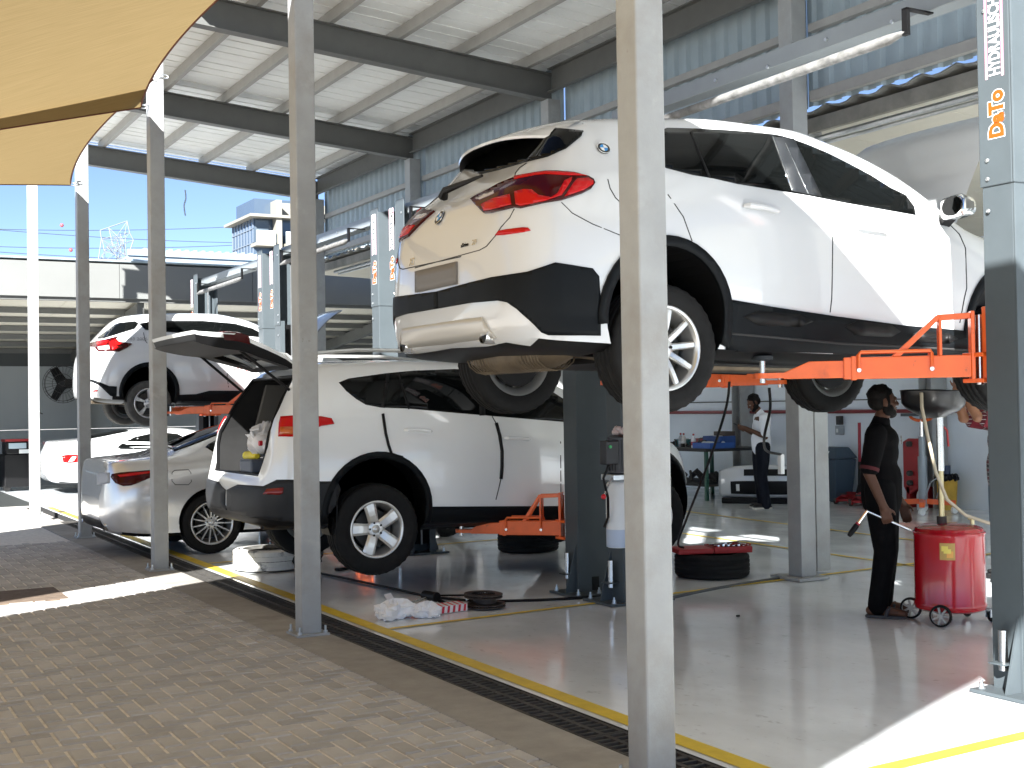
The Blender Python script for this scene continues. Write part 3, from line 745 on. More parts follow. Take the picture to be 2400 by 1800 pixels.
bmw.body(arches((.90, 3.55), AZ, AR), [(.90, AZ, AR), (3.55, AZ, AR)])
liners(bmw, (.90, 3.55), AZ, AR)
F1 = lambda p: Z(900, 250, 2.765, p)
F2 = lambda p: Z(1500, 0, 2.458, p)
# rear window, lamps, bumper cladding (outlines measured on the photograph)
bmw.px('rear_window', F1([(482, 355), (560, 292), (740, 192), (850, 154), (960, 138), (1060, 141), (1288, 166), (1281, 190), (1180, 272), (1060, 326), (930, 357), (740, 412), (620, 440), (505, 405), (487, 385)]), M_glass, 7, mirror=False, off=.012)
tl = bmw.px('tail_lamp', F1([(567, 603), (600, 640), (655, 693), (700, 690), (845, 655), (885, 660), (1040, 625), (1150, 608), (1280, 565), (1340, 535), (1365, 500), (1355, 475), (1320, 455), (1230, 432), (1120, 424), (1050, 424), (980, 435), (850, 465), (750, 505), (680, 545), (600, 583)]), M_reddk, 8, off=.012)
if tl:
    red = [[(850, 560), (910, 545), (960, 548), (1000, 580), (1080, 595), (1120, 570), (1165, 490), (1215, 465), (1210, 490), (1150, 580), (1040, 618), (890, 650), (860, 640)],
           [(1225, 500), (1250, 475), (1320, 470), (1352, 490), (1350, 510), (1290, 548), (1165, 590)],
           [(850, 462), (980, 438), (1060, 428), (1220, 435), (1310, 455), (1200, 455), (1050, 448), (980, 455), (850, 482)],
           [(640, 640), (720, 600), (825, 575), (835, 640), (700, 675), (660, 680)]]
    for q in red: bmw.px('lamp_bar', F1(q), M_red, 10, off=.015)
    bmw.px('reversing_lamp', F1([(600, 605), (620, 590), (720, 550), (725, 570), (630, 610)]), mat('clear lamp', (.5, .45, .45), .1, coat=1), 10, off=.015)
bmw.px('rear_reflector', F1([(722, 835), (745, 805), (800, 795), (900, 783), (935, 785), (952, 803), (900, 815), (780, 832)]), M_red, 10, off=.006)
bmw.px('bumper_cladding', F1([(190, 1240), (555, 1140), (700, 1105), (930, 1070), (1110, 1010), (1350, 1048), (1392, 1100), (1402, 1250), (1402, 1400), (1402, 1485), (1065, 1480), (1020, 1462), (950, 1392), (860, 1310), (800, 1268), (740, 1257), (560, 1272), (205, 1335)]), M_clad_car, 10, off=.006, half=True)
bmw.rear('diffuser', [(-.58, .30), (.58, .30), (.50, .41), (-.50, .41)], mat('satin silver trim', (.55, .54, .51), .35, .3), off=.012)
pl = bmw.rear('number_plate', [(-.26, .60), (.26, .60), (.26, .72), (-.26, .72)], mat('plain grey number plate', (.16, .15, .14), .5), off=.012)
# side cladding, arches, windows
def car_arch(car, cx, cz, r0, r1, a0=-14, a1=194, off=.02, y=None):
    car.side('arch_trim', arc(cx, cz, r1, a0, a1, 24)+arc(cx, cz, r0, a1, a0, 24), M_clad_car, .09, off=off)
for cx in (.90, 3.55): car_arch(bmw, cx, AZ, AR-.002, AR+.055, -20, 186, .014)
bmw.side('sill_cladding', [(1.29, .20), (3.18, .17), (3.17, .40), (2.6, .42), (2.06, .455), (1.6, .49), (1.29, .52)], M_clad_car, .08, off=.012)
bmw.line('sill_gap', [(1.3, .335), (2.1, .30), (3.15, .285)], .012, px=False, off=.0135)
for q in ([(1.40, .43), (1.50, .465), (1.80, .455), (1.90, .42), (1.80, .385), (1.50, .385)], [(2.14, .40), (2.22, .43), (2.50, .42), (2.58, .38), (2.50, .345), (2.22, .35)], [(2.66, .365), (2.74, .39), (2.98, .38), (3.06, .35), (2.98, .32), (2.74, .325)]):
    bmw.side('sill_inset', q, M_black, .08, off=.0165)
WIN = F2([(0, 850), (60, 775), (155, 738), (320, 742), (480, 750), (640, 762), (780, 777), (860, 797), (960, 832), (1080, 882), (1200, 942), (1330, 1012), (1440, 1082), (1530, 1125), (1578, 1190), (1588, 1240), (1380, 1203), (1180, 1168), (980, 1128), (700, 1083), (560, 1060), (420, 1028), (300, 1008), (155, 970), (40, 915)])
bmw.px('side_window', WIN, M_glass, 16, off=.003)
bmw.px('b_pillar_trim', F2([(757, 790), (885, 803), (1045, 1135), (870, 1102)]), mat('satin black trim', (.02, .022, .025), .3), 30, off=.006)
bmw.line('window_divider', F2([(292, 760), (345, 900), (398, 1022)]), 5, M_black, off=.006)
bmw.line('window_trim', F2([(762, 792), (872, 1100)]), 2.5, M_chrome, off=.008)
bmw.line('window_trim', F2([(812, 780), (965, 1118)]), 1.8, M_chrome, off=.008)
for q in ([(985, 1135), (1085, 1240), (1110, 1380), (1106, 1660), (1104, 1721), (1095, 1800)], [(160, 1120), (250, 1250), (300, 1390)], [(1755, 1265), (1840, 1350), (1875, 1430), (1882, 1660), (1868, 1720), (1842, 1860)]):
    bmw.line('panel_gap', F2(q), 2.2)
for q in ([(200, 1046), (400, 990), (620, 930), (665, 905), (720, 840), (760, 780), (815, 720), (845, 662)], [(846, 462), (852, 430), (880, 395), (925, 365)], [(1275, 90), (1288, 110), (1290, 165)], [(1150, 620), (1220, 690), (1350, 760), (1535, 835)], [(1450, 470), (1465, 530), (1500, 590), (1550, 640)]):
    bmw.line('panel_gap', F1(q), 2)
handle(bmw, 1.55, 1.035, .24, ang=.06); handle(bmw, 2.36, .975, .24, ang=.06)
mirror_part(bmw, 2.98, 1.13, 1.0, M_black, M_chrome)
# spoiler lip over the rear window
def spf(u, v):
    e = abs(v*2-1); y = (v*2-1)*.57; x0 = .60; x1 = .27+.17*e**2.4
    x = x0+(x1-x0)*u; return Vector((x, y, 1.525-.105*u**1.5-.045*e**2.5))
sp = MB(); sp.csm = True; sp.sheet(spf, 6, 18); sp.sheet(lambda u, v: spf(1, v)-Vector((-.004*u, 0, .014*u)), 1, 18); sp.build('roof_spoiler', M_paint, bmw.root, smooth=True)
sp = MB(); sp.sheet(lambda u, v: spf(.1+.9*u, v)-Vector((-.006, 0, .016+.03*(1-u))), 6, 18); sp.build('spoiler_underside', M_black, bmw.root, smooth=True)
MB().tube([(.10, .12, 1.13), (.095, .08, 1.16), (.17, -.22, 1.20)], [.03, .022, .008], 8).build('rear_wiper', M_black, bmw.root, smooth=True)
# badges: blue and white roundels, lettering
def roundel(car, u, v, r, name='badge'):
    o, d = car.cam, (car.MI.to_3x3() @ ray(u, v)).normalized(); h = car.bvh.ray_cast(o, d)
    if h[0] is None: return
    nrm = h[1] if h[1].dot(d) < 0 else -h[1]; up = Vector((0, 0, 1)); a = up.cross(nrm).normalized(); b_ = nrm.cross(a)
    M = axes(h[0]+nrm*.002, a, b_, nrm)
    q = MB().lathe([(r, 0), (r, .005), (r*.95, .008), (r*.1, .008)], 32, M).build(name, mat('badge black', (.01, .01, .012), .2), car.root)
    MB().tube([M @ Vector((r*math.cos(t)*.98, r*math.sin(t)*.98, .007)) for t in [i*PI/16 for i in range(32)]], r*.05, 5, closed=True).build('badge_ring', M_chrome, q)
    for k in range(4):
        s_ = [(0, 0)]+arc(0, 0, r*.62, 90*k, 90*k+90, 8)
        MB().prism(s_, 2, .0082, .0094, M).build('badge_quarter', mat('badge blue', (.02, .25, .62), .3) if k % 2 else M_panel, q)
roundel(bmw, 900+1420/2.765, 250+275/2.765, .036); roundel(bmw, 900+365/2.765, 250+722/2.765, .042)
def letters(car, body, u, v, size, mt, name='lettering', side=False, sx=1, off=.004):
    o, d = car.cam, (car.MI.to_3x3() @ ray(u, v)).normalized(); h = car.bvh.ray_cast(o, d)
    if h[0] is None: return
    nrm = h[1] if h[1].dot(d) < 0 else -h[1]; a = Vector((0, 0, 1)).cross(nrm).normalized(); b_ = nrm.cross(a)
    # the lettering runs to the right as one faces it
    return text_mesh(name, body, size, axes(h[0]+nrm*off, a, b_, nrm), mt, car.root, .0015, .0, sx)
letters(bmw, 'sDrive', 900+500/2.765, 250+915/2.765, .032, M_black, sx=1.0); letters(bmw, '20i', 900+572/2.765, 250+900/2.765, .042, M_chrome)
letters(bmw, 'X2', 900+168/2.765, 250+1032/2.765, .06, M_chrome)
# exhaust, underside
for sg in (-1, 1):
    MB().tube([(.02, sg*.50, .315), (.32, sg*.50, .30)], .043, 18, cap=False).build('exhaust_tip', M_chrome, bmw.root, smooth=True)
    MB().tube([(.03, sg*.50, .315), (.30, sg*.50, .30)], .038, 14).build('exhaust_bore', M_black, bmw.root, smooth=True)
M_exh = mat('dirty exhaust steel', (.16, .125, .085), .6, .6, .3, 8)
mf = MB(); mf.csm = True; mf.blob((.52, 0, .235), .13, .56, .095, 18, 12); mf.build('muffler', M_exh, bmw.root, smooth='all')
mr = MB()
for k in range(24): mr.tube([(.52+.125*math.cos(t), -.4+k*.035, .235+.09*math.sin(t)) for t in [i*PI/6 for i in range(12)]], .004, 4, closed=True)
mr.build('muffler_ribs', M_exh, bmw.root)
MB().tube([(.60, -.45, .25), (.95, -.52, .20), (1.5, -.30, .19), (3.0, -.1, .2)], .035, 8).build('exhaust_pipe', M_exh, bmw.root, smooth=True)
for x in (.90, 3.55):
    s_ = MB().tube([(x, -.70, .30), (x, .70, .30)], .035, 8)
    for sg in (-1, 1):
        s_.tube([(x, sg*.72, .24), (x+.15, sg*.30, .25)], .03, 6).tube([(x, sg*.70, .22), (x-.30, sg*.42, .26)], .025, 6).tube([(x+.05, sg*.6, .2), (x+.08, sg*.52, .62)], .04, 8)
    s_.build('suspension', M_iron, bmw.root, smooth=True)
MB().box(.75, 3.9, -.62, .62, .185, .23).build('underbody_panel', M_black, bmw.root)
rm = rim_mesh(.222, .225, 10, .040, .034, [M_alloy, M_black], dish=.03)
wheels(bmw, .90, 2.65, .345, .895, .341, .225, .222, M_rubber, rm, droop=.095)
# opened hood, standing up behind the windscreen
def hoodf(car, hx, hz, ln, ang, wdt, mt, arcd=.05):
    m = MB(); m.csm = True
    def f(u, v, dz=0):
        y = (v*2-1)*wdt*(1-.10*u**3); s_ = u*ln; e = abs(v*2-1)
        q = Vector((s_, 0, arcd*math.sin(u*PI*.9)+.03*(1-e**3)-(.05*u**6)+dz)); c, sn = math.cos(ang), math.sin(ang)
        return Vector((hx+q.x*c-q.z*sn, y, hz+q.x*sn+q.z*c))
    m.sheet(f, 14, 16); m.sheet(lambda u, v: f(u*.97+.015, .02+v*.96, -.02), 14, 16); return m.build('hood', mt, car.root, smooth='all')
hoodf(bmw, 3.28, 1.08, .98, .98, .70, M_paint)
MB().box(3.35, 4.2, -.68, .68, .55, .93).build('engine', M_iron, bmw.root)
bmw.top('windscreen', [(2.55, -.52), (2.55, .52), (3.2, .66), (3.2, -.66)], M_glass, off=.003)
# ---------------------------------------------------------------- white SUV with open tailgate
rav = Car('open_tailgate_suv', 'pearl white SUV with its tailgate open and rear wheel hanging on a low lift', 3.04, 10.35, .30, 1.02, 4.3124, dict(
    zt=[(0, .60), (0.03, .67), (0.07, .72), (0.1, .85), (0.125, 1.0), (0.15, 1.12), (0.22, 1.26), (0.32, 1.43), (0.42, 1.56), (0.55, 1.625), (0.8, 1.65), (1.5, 1.675), (2.1, 1.655), (2.5, 1.595), (2.9, 1.45), (3.2, 1.28), (3.35, 1.15), (3.758, 1.06), (4.046, .97), (4.226, .83), (4.312, .62)],
    zb=[(0, .42), (0.05, .35), (0.2, .31), (0.6, .3), (1.3, .28), (3.2, .26), (4.046, .25), (4.262, .32), (4.312, .42)],
    wb=[(0, .40), (0.06, .62), (0.2, .75), (0.5, .8), (3.83, .8), (4.118, .62), (4.312, .32)],
    z1=[(0, .48), (0.1, .47), (0.5, .45), (3.758, .43), (4.312, .47)],
    w1=[(0, .48), (0.03, .68), (0.08, .79), (0.2, .87), (0.45, .90), (1.2, .895), (3.4, .895), (3.83, .88), (4.046, .76), (4.226, .56), (4.312, .38)],
    z2=[(0, .54), (0.06, .62), (0.12, .80), (0.3, .86), (1, .86), (3.5, .78), (4.118, .65), (4.312, .52)],
    w2=[(0, .48), (0.03, .68), (0.08, .79), (0.2, .87), (0.45, .915), (1, .925), (2, .915), (3.4, .92), (3.758, .92), (3.974, .84), (4.154, .68), (4.262, .5), (4.312, .38)],
    z3=[(0, .57), (0.05, .66), (0.1, .80), (0.125, .93), (0.15, 1.03), (0.3, 1.18), (0.7, 1.29), (1.2, 1.25), (2, 1.15), (2.8, 1.09), (3.3, 1.05), (3.758, .98), (4.118, .86), (4.312, .57)],
    w3=[(0, .46), (0.03, .66), (0.08, .76), (0.15, .80), (0.3, .81), (0.7, .82), (1.2, .85), (2, .86), (3.2, .85), (3.758, .80), (4.046, .68), (4.226, .5), (4.312, .36)],
    z4=[(0, .59), (0.03, .655), (0.07, .71), (0.1, .82), (0.125, .97), (0.15, 1.09), (0.22, 1.22), (0.32, 1.38), (0.42, 1.50), (0.55, 1.555), (0.8, 1.58), (1.5, 1.605), (2.1, 1.585), (2.5, 1.52), (2.9, 1.375), (3.2, 1.21), (3.35, 1.10), (3.758, 1.02), (4.046, .93), (4.226, .80), (4.312, .60)],
    w4=[(0, .36), (0.05, .58), (0.1, .66), (0.2, .66), (0.42, .61), (0.8, .62), (1.5, .63), (2.1, .63), (2.6, .65), (3.2, .70), (3.6, .68), (3.974, .56), (4.19, .42), (4.312, .3)]), M_paint2, pitch=.02)
RX, RZ_, RR = .955, .43, .425
TK = [(-.60, .715), (.60, .715), (.665, .95), (.665, 1.05), (.60, 1.30), (.52, 1.50), (-.52, 1.50), (-.60, 1.30), (-.665, 1.05), (-.665, .95)]
cut = arches((RX, RX+2.66), RZ_, RR, .68); cut.prism(TK, 0, -.4, 1.2)
def inside_trunk(c, n): return abs(c.y) < .667 and .714 <= c.z < 1.502 and .13 < c.x < 1.21 and not (c.x < .5 and n.x < -.5 and c.x < 1.1)
rav.body(cut, [(RX, RZ_, RR), (RX+2.66, RZ_, RR)], inside_trunk, low=lambda c: c.z < .36 or (c.x < .6 and c.z < .50))
liners(rav, (RX, RX+2.66), RZ_, RR, .68)
R1 = lambda p: Z(500, 700, 2.212, p)
for cx in (RX, RX+2.66): car_arch(rav, cx, RZ_, RR-.002, RR+.05, -22, 190, .014)
rav.side('sill_cladding', [(1.37, .27), (3.22, .25), (3.2, .40), (2.6, .42), (1.37, .455)], M_clad_car, .08, off=.012)
rav.px('side_window', R1([(650, 435), (700, 415), (900, 387), (1040, 374), (1250, 366), (1400, 372), (1600, 404), (1740, 472), (1830, 530), (1880, 590), (1880, 645), (1805, 638), (1440, 608), (1230, 590), (1010, 570), (870, 565), (790, 550), (740, 520), (690, 480)]), M_glass, 16, off=.003)
rav.line('window_divider', R1([(905, 390), (893, 470), (878, 565)]), 9, M_black, off=.006); rav.line('window_divider', R1([(960, 395), (985, 480), (1015, 573)]), 5, M_black, off=.006); rav.line('window_divider', R1([(1385, 372), (1395, 606)]), 14, M_black, off=.006)
for q, w_ in (([(878, 597), (884, 640), (893, 700), (907, 760), (922, 803)], 5.5), ([(1465, 645), (1483, 710), (1495, 790), (1495, 870), (1490, 935)], 6.5)): rav.line('door_edge_guard', R1(q), w_, M_black, off=.012)
for q in ([(922, 803), (985, 818)], [(1490, 935), (1478, 990), (1465, 1042)], [(1445, 610), (1465, 645)], [(1800, 740), (1802, 1040)]): rav.line('panel_gap', R1(q), 2.2)
handle(rav, 1.30, 1.075, .24, ang=.05); handle(rav, 2.22, 1.005, .24, ang=.05)
rl = rav.px('tail_lamp', R1([(338, 715), (342, 650), (352, 614), (440, 606), (560, 612), (612, 622), (625, 650), (560, 660), (500, 690), (440, 716)]), M_red, 10, off=.012)
rav.px('lamp_lens', R1([(345, 705), (350, 668), (430, 665), (430, 705)]), mat('amber lamp', (.55, .12, .02), .1, coat=1), 12, off=.015)
M_bump = mat('grey bumper plastic', (.022, .0235, .026), .5, 0, .12, 9, spec=.2)
rav.px('rear_bumper', R1([(22, 1008), (75, 990), (130, 965), (262, 972), (330, 938), (440, 938), (560, 947), (640, 947), (660, 985), (640, 1060), (605, 1112), (560, 1120), (430, 1160), (200, 1135), (60, 1092), (20, 1050)]), M_bump, 12, off=.008, half=True)
rav.px('rear_reflector', R1([(260, 1014), (282, 986), (364, 978), (362, 1008), (345, 1016)]), mat('dark red reflector', (.2, .012, .012), .2), 12, off=.013)
MB().tube([(.10, -.62, .335), (.30, -.60, .33), (.7, -.5, .35)], .038, 12, cap=False).build('exhaust_tip', M_exh, rav.root, smooth=True)
MB().tube([(.11, -.62, .335), (.30, -.60, .33)], .033, 10).build('exhaust_bore', M_black, rav.root, smooth=True)
MB().box(.9, 4.0, -.6, .6, .24, .29).build('underbody_panel', M_black, rav.root)
for sg in (-1, 1):
    MB().tube([(.55, sg*.55, 1.69), (.9, sg*.565, 1.725), (1.6, sg*.57, 1.735), (2.3, sg*.56, 1.69)], .016, 8).build('roof_rail', M_alloy, rav.root, smooth=True)
    q = MB(); q.sheet(lambda u, v: Vector((.60+.015*math.sin(v*3), sg*(.77+.13*u), .62-.36*v)), 3, 6); o = q.build('mud_flap', M_black, rav.root); o.modifiers.new('t', 'SOLIDIFY').thickness = .008
rm = rim_mesh(.225, .225, 5, .085, .105, [mat('bright silver alloy', (.66, .65, .62), .32, .7, .05, 10), M_black], dish=.028)
wheels(rav, RX, 2.66, .362, .905, .366, .225, .225, M_rubber, rm, droop=.075)
mirror_part(rav, 3.12, 1.16, 1.0, M_black, M_paint2)
for x in (RX, RX+2.66):
    MB().tube([(x, -.7, .30), (x, .7, .30)], .03, 8).tube([(x+.2, -.55, .30), (x, -.7, .26)], .03, 6).tube([(x+.2, .55, .30), (x, .7, .26)], .03, 6).build('suspension', M_iron, rav.root)
# tailgate: the rear surface of the closed body swung up about the roof hinge
HX, HZ, TA = .45, 1.60, math.radians(81)
def tg(y, z, off):
    t_ = min(max((z-.735)/.85, 0), 1); off = off*(.30+.70*math.sin(PI*min(1, .12+t_*.85))**.8) if off > 0 else off
    h = rav.bvh.ray_cast(Vector((-1, y, z)), Vector((1, 0, 0)))
    p = h[0]+Vector((off-.05*(1-t_)**2*(y/.66)**2*0, 0, 0)) if h[0] is not None else Vector((.45, y, z))
    p.x = min(p.x, .46+off*.3)
    dx, dz = p.x-HX, p.z-HZ
    return Vector((HX+dx*math.cos(TA)+dz*math.sin(TA), p.y, HZ-dx*math.sin(TA)+dz*math.cos(TA)))
def hw(z): return .66 if z < 1.05 else .66-(z-1.05)*.28
TGN = 22; zs = [.735+i*(1.585-.735)/TGN for i in range(TGN+1)]; yn = 20
def tgm(off, inset, hole):
    m = MB(); ids = {}; f = []
    for i, z in enumerate(zs):
        for j in range(yn+1):
            w_ = hw(z)-inset; y = -w_+2*w_*j/yn
            bow = 1-.35*(1-abs(2*j/yn-1)**4)*0
            m.v.append(tuple(tg(y, z, off*bow)))
    for i in range(TGN):
        for j in range(yn):
            zc = (zs[i]+zs[i+1])/2
            if hole and 1.17 < zc < 1.47 and 3 <= j < yn-3: continue
            f.append((i*(yn+1)+j, (i+1)*(yn+1)+j, (i+1)*(yn+1)+j+1, i*(yn+1)+j+1))
    for q in f: m.f.append(list(q)); m.m.append(0); m.sm.append(True)
    return m
tgo = tgm(0, 0, True).build('tailgate', M_paint2, rav.root, smooth=True)
ti = tgm(.13, .04, True).build('tailgate_trim', mat('black trim panel', (.008, .008, .008), .6), tgo, smooth=True)
# rim of the gate closing outer and inner skins
e = MB(); prv = None
loop = [(-hw(z), z) for z in zs]+[(-hw(zs[-1])+2*hw(zs[-1])*j/8, zs[-1]) for j in range(1, 9)]+[(hw(z), z) for z in zs[::-1]]+[(hw(zs[0])-2*hw(zs[0])*j/8, zs[0]) for j in range(1, 9)]
A_ = [tg(y, z, 0) for y, z in loop]; B_ = [tg(y*.985, z+(.01 if z < .8 else 0), .04) for y, z in loop]; C_ = [tg(y*.945, z+(.02 if z < .8 else 0), .13) for y, z in loop]; n_ = len(loop)
e.add(A_+B_, [(i, (i+1) % n_, n_+(i+1) % n_, n_+i) for i in range(n_)]); e.build('tailgate_edge', M_paint2, tgo, smooth=True)
e = MB(); e.add(B_+C_, [(i, (i+1) % n_, n_+(i+1) % n_, n_+i) for i in range(n_)]); e.build('trim_edge', M_black, tgo, smooth=True)
M_clear = mat('clear glass', (.75, .85, .78), .02, trans=1)
gm = MB(); gm.sheet(lambda u, v: tg(-.44+.88*u, 1.16+.32*v, .03), 10, 6); gm.build('tailgate_window', M_clear, tgo, smooth=True)
for sg in (-1, 1):
    lm = MB(); lm.csm = True; lm.sheet(lambda u, v: tg(sg*(.44+.21*u), .985+.12*v, -.014), 6, 4); lm.build('tailgate_lamp', M_red, tgo, smooth=True)
    lm = MB(); lm.sheet(lambda u, v: tg(sg*(.655+.01*u), .96+.2*v, -.01+.07*u), 4, 6); lm.build('lamp_side', M_reddk, tgo, smooth=True)
    MB().tube([(.50, sg*.62, 1.25), tg(sg*.56, 1.10, .12)], .012, 8).build('gas_strut', M_black, rav.root, smooth=True)
sl = MB(); sl.csm = True; sl.sheet(lambda u, v: tg(-.60+1.2*u, 1.50+.10*v, -.035-.02*math.sin(PI*u)), 12, 3); sl.build('tailgate_spoiler', M_paint2, tgo, smooth=True)
# rear opening: weatherstrip and seats
MB().tube([(max(.10, tgx), y, z) for (y, z) in TK for tgx in [(rav.bvh.ray_cast(Vector((-1, y, z)), Vector((1, 0, 0)))[0] or Vector((.4, 0, 0))).x-.004]], .014, 6, closed=True).build('weatherstrip', M_black, rav.root, smooth=True)
MB().box(1.02, 1.16, -.52, .52, .72, 1.30).build('rear_seat', mat('dark seat cloth', (.03, .03, .03), .9), rav.root, bevel=.03)
for sg in (-1, 1):
    MB().prism([(.36, .74), (1.1, .74), (1.1, 1.08), (.36, 1.0)], 1, sg*.54, sg*.60).build('side_trim', mat('grey cargo trim', (.05, .05, .05), .6), rav.root, bevel=.01)
    MB().prism([(.40, 1.06), (1.1, 1.10), (1.1, 1.46), (.50, 1.46)], 1, sg*.52, sg*.56).build('pillar_trim', mat('warm grey trim', (.1, .095, .085), .7), rav.root, bevel=.01)

# ---------------------------------------------------------------- white small crossover on the far lift
kik = Car('small_crossover', 'small white crossover with phone number on its side raised on the far lift', 3.36, 18.62, 1.45, .97, 4.29, dict(
    zt=[(0, .70), (.02, .82), (.05, .94), (.09, 1.02), (.14, 1.07), (.25, 1.19), (.40, 1.36), (.52, 1.49), (.65, 1.545), (1.2, 1.59), (1.8, 1.60), (2.3, 1.54), (2.8, 1.35), (3.1, 1.16), (3.25, 1.06), (3.8, .97), (4.1, .83), (4.25, .68), (4.29, .6)],
    zb=[(0, .42), (.04, .34), (.15, .28), (.5, .25), (3.3, .21), (4.0, .22), (4.29, .4)], wb=[(0, .35), (.06, .58), (.2, .7), (.5, .76), (3.7, .76), (4.1, .6), (4.29, .3)],
    z1=[(0, .47), (.1, .44), (.5, .42), (3.8, .4), (4.29, .46)], w1=[(0, .42), (.03, .60), (.08, .73), (.2, .82), (.45, .86), (3.2, .86), (3.8, .84), (4.1, .7), (4.29, .36)],
    z2=[(0, .56), (.08, .70), (.3, .82), (.9, .84), (3.5, .74), (4.29, .52)], w2=[(0, .42), (.03, .60), (.08, .73), (.2, .82), (.45, .88), (.9, .885), (2, .875), (3.4, .88), (3.8, .85), (4.1, .7), (4.29, .38)],
    z3=[(0, .66), (.04, .82), (.1, .94), (.2, 1.02), (.5, 1.12), (1.0, 1.13), (2, 1.06), (3, 1.0), (3.5, .95), (4.1, .78), (4.29, .56)], w3=[(0, .40), (.04, .58), (.1, .70), (.2, .76), (.5, .79), (1.0, .81), (2, .82), (3.1, .82), (3.6, .77), (4.0, .64), (4.29, .34)],
    z4=[(0, .685), (.02, .80), (.05, .915), (.09, .99), (.14, 1.04), (.25, 1.15), (.40, 1.31), (.52, 1.42), (.65, 1.475), (1.2, 1.52), (1.8, 1.53), (2.3, 1.46), (2.8, 1.27), (3.1, 1.10), (3.25, 1.02), (3.8, .93), (4.1, .80), (4.25, .66), (4.29, .58)],
    w4=[(0, .32), (.05, .5), (.12, .58), (.4, .56), (1.2, .58), (2.2, .6), (2.9, .64), (3.3, .66), (3.8, .56), (4.1, .44), (4.29, .28)]), M_paint, pitch=.008)
kik.body(arches((.83, 3.45), .40, .37), [(.83, .40, .37), (3.45, .40, .37)], low=.32); liners(kik, (.83, 3.45), .40, .37)
K1 = lambda p: Z(180, 680, 4.739, p)
for cx in (.83, 3.45): car_arch(kik, cx, .40, .368, .43, -22, 190, .014)
kik.side('sill_cladding', [(1.23, .23), (3.05, .20), (3.05, .42), (1.7, .42), (1.5, .37), (1.23, .36)], M_clad_car, .08, off=.012)
kik.px('tail_lamp', K1([(155, 602), (230, 577), (330, 557), (420, 532), (455, 522), (437, 545), (470, 580), (560, 592), (612, 602), (560, 640), (470, 685), (380, 680), (240, 683), (205, 640), (155, 630)]), M_reddk, 5, off=.022)
kik.px('lamp_bar', K1([(360, 590), (430, 560), (520, 605), (420, 625), (500, 640), (400, 672), (380, 640)]), M_red, 5, off=.026)
kik.px('lamp_bar', K1([(230, 590), (330, 565), (360, 575), (330, 615), (240, 625)]), M_red, 5, off=.026)
kik.px('reversing_lamp', K1([(240, 640), (360, 620), (370, 665), (250, 670)]), mat('clear lamp', (.5, .45, .45), .1, coat=1), 5, off=.026)
kik.px('side_window', K1([(690, 375), (830, 355), (1000, 345), (1400, 345), (1750, 375), (1950, 430), (2080, 500), (2080, 530), (1600, 480), (1100, 470), (830, 452), (760, 440)]), M_glass, 6, off=.012)
kik.px('rear_window', K1([(238, 540), (300, 492), (430, 392), (480, 372), (640, 352), (680, 372), (640, 430), (430, 498), (300, 536)]), M_glass, 5, off=.018, mirror=False)
kik.px('bumper_cladding', K1([(150, 990), (200, 1000), (360, 1065), (445, 1070), (440, 1190), (370, 1172), (250, 1055), (150, 1012)]), M_clad_car, 10, off=.008)
kik.px('rear_reflector', K1([(180, 1112), (230, 1105), (230, 1125), (185, 1130)]), M_red, 10, off=.008)
for q in ([(1680, 780), (1670, 960), (1685, 1080)], [(740, 470), (760, 560), (820, 640)]): kik.line('panel_gap', K1(q), 1.6)
letters(kik, '04 283 2006', 180+480/4.739, 680+556/4.739, .075, M_txtgrey, off=.003); letters(kik, 'ART WORK', 180+1730/4.739, 680+910/4.739, .085, M_txtred, off=.003)
handle(kik, 1.5, 1.02, .2); handle(kik, 2.35, .98, .2); mirror_part(kik, 2.9, 1.08, .96, M_black, M_paint)
MB().tube([(.10, -.45, .27), (.6, -.45, .26)], .035, 8).build('exhaust_pipe', M_exh, kik.root, smooth=True)
MB().box(.7, 3.8, -.58, .58, .2, .25).build('underbody_panel', M_black, kik.root)
rm = rim_mesh(.213, .205, 5, .05, .07, [M_alloy, M_black], 'twin', dish=.025)
wheels(kik, .83, 2.62, .33, .865, .328, .205, .213, M_rubdust, rm, droop=.09)
hoodf(kik, 3.22, 1.04, .95, .80, .66, M_paint); kik.top('windscreen', [(2.55, -.5), (2.55, .5), (3.18, .62), (3.18, -.62)], M_glass, off=.003)
MB().tube([(.10, -.1, 1.10), (.09, .2, 1.11)], .02, 6).build('rear_wiper', M_black, kik.root, smooth=True)

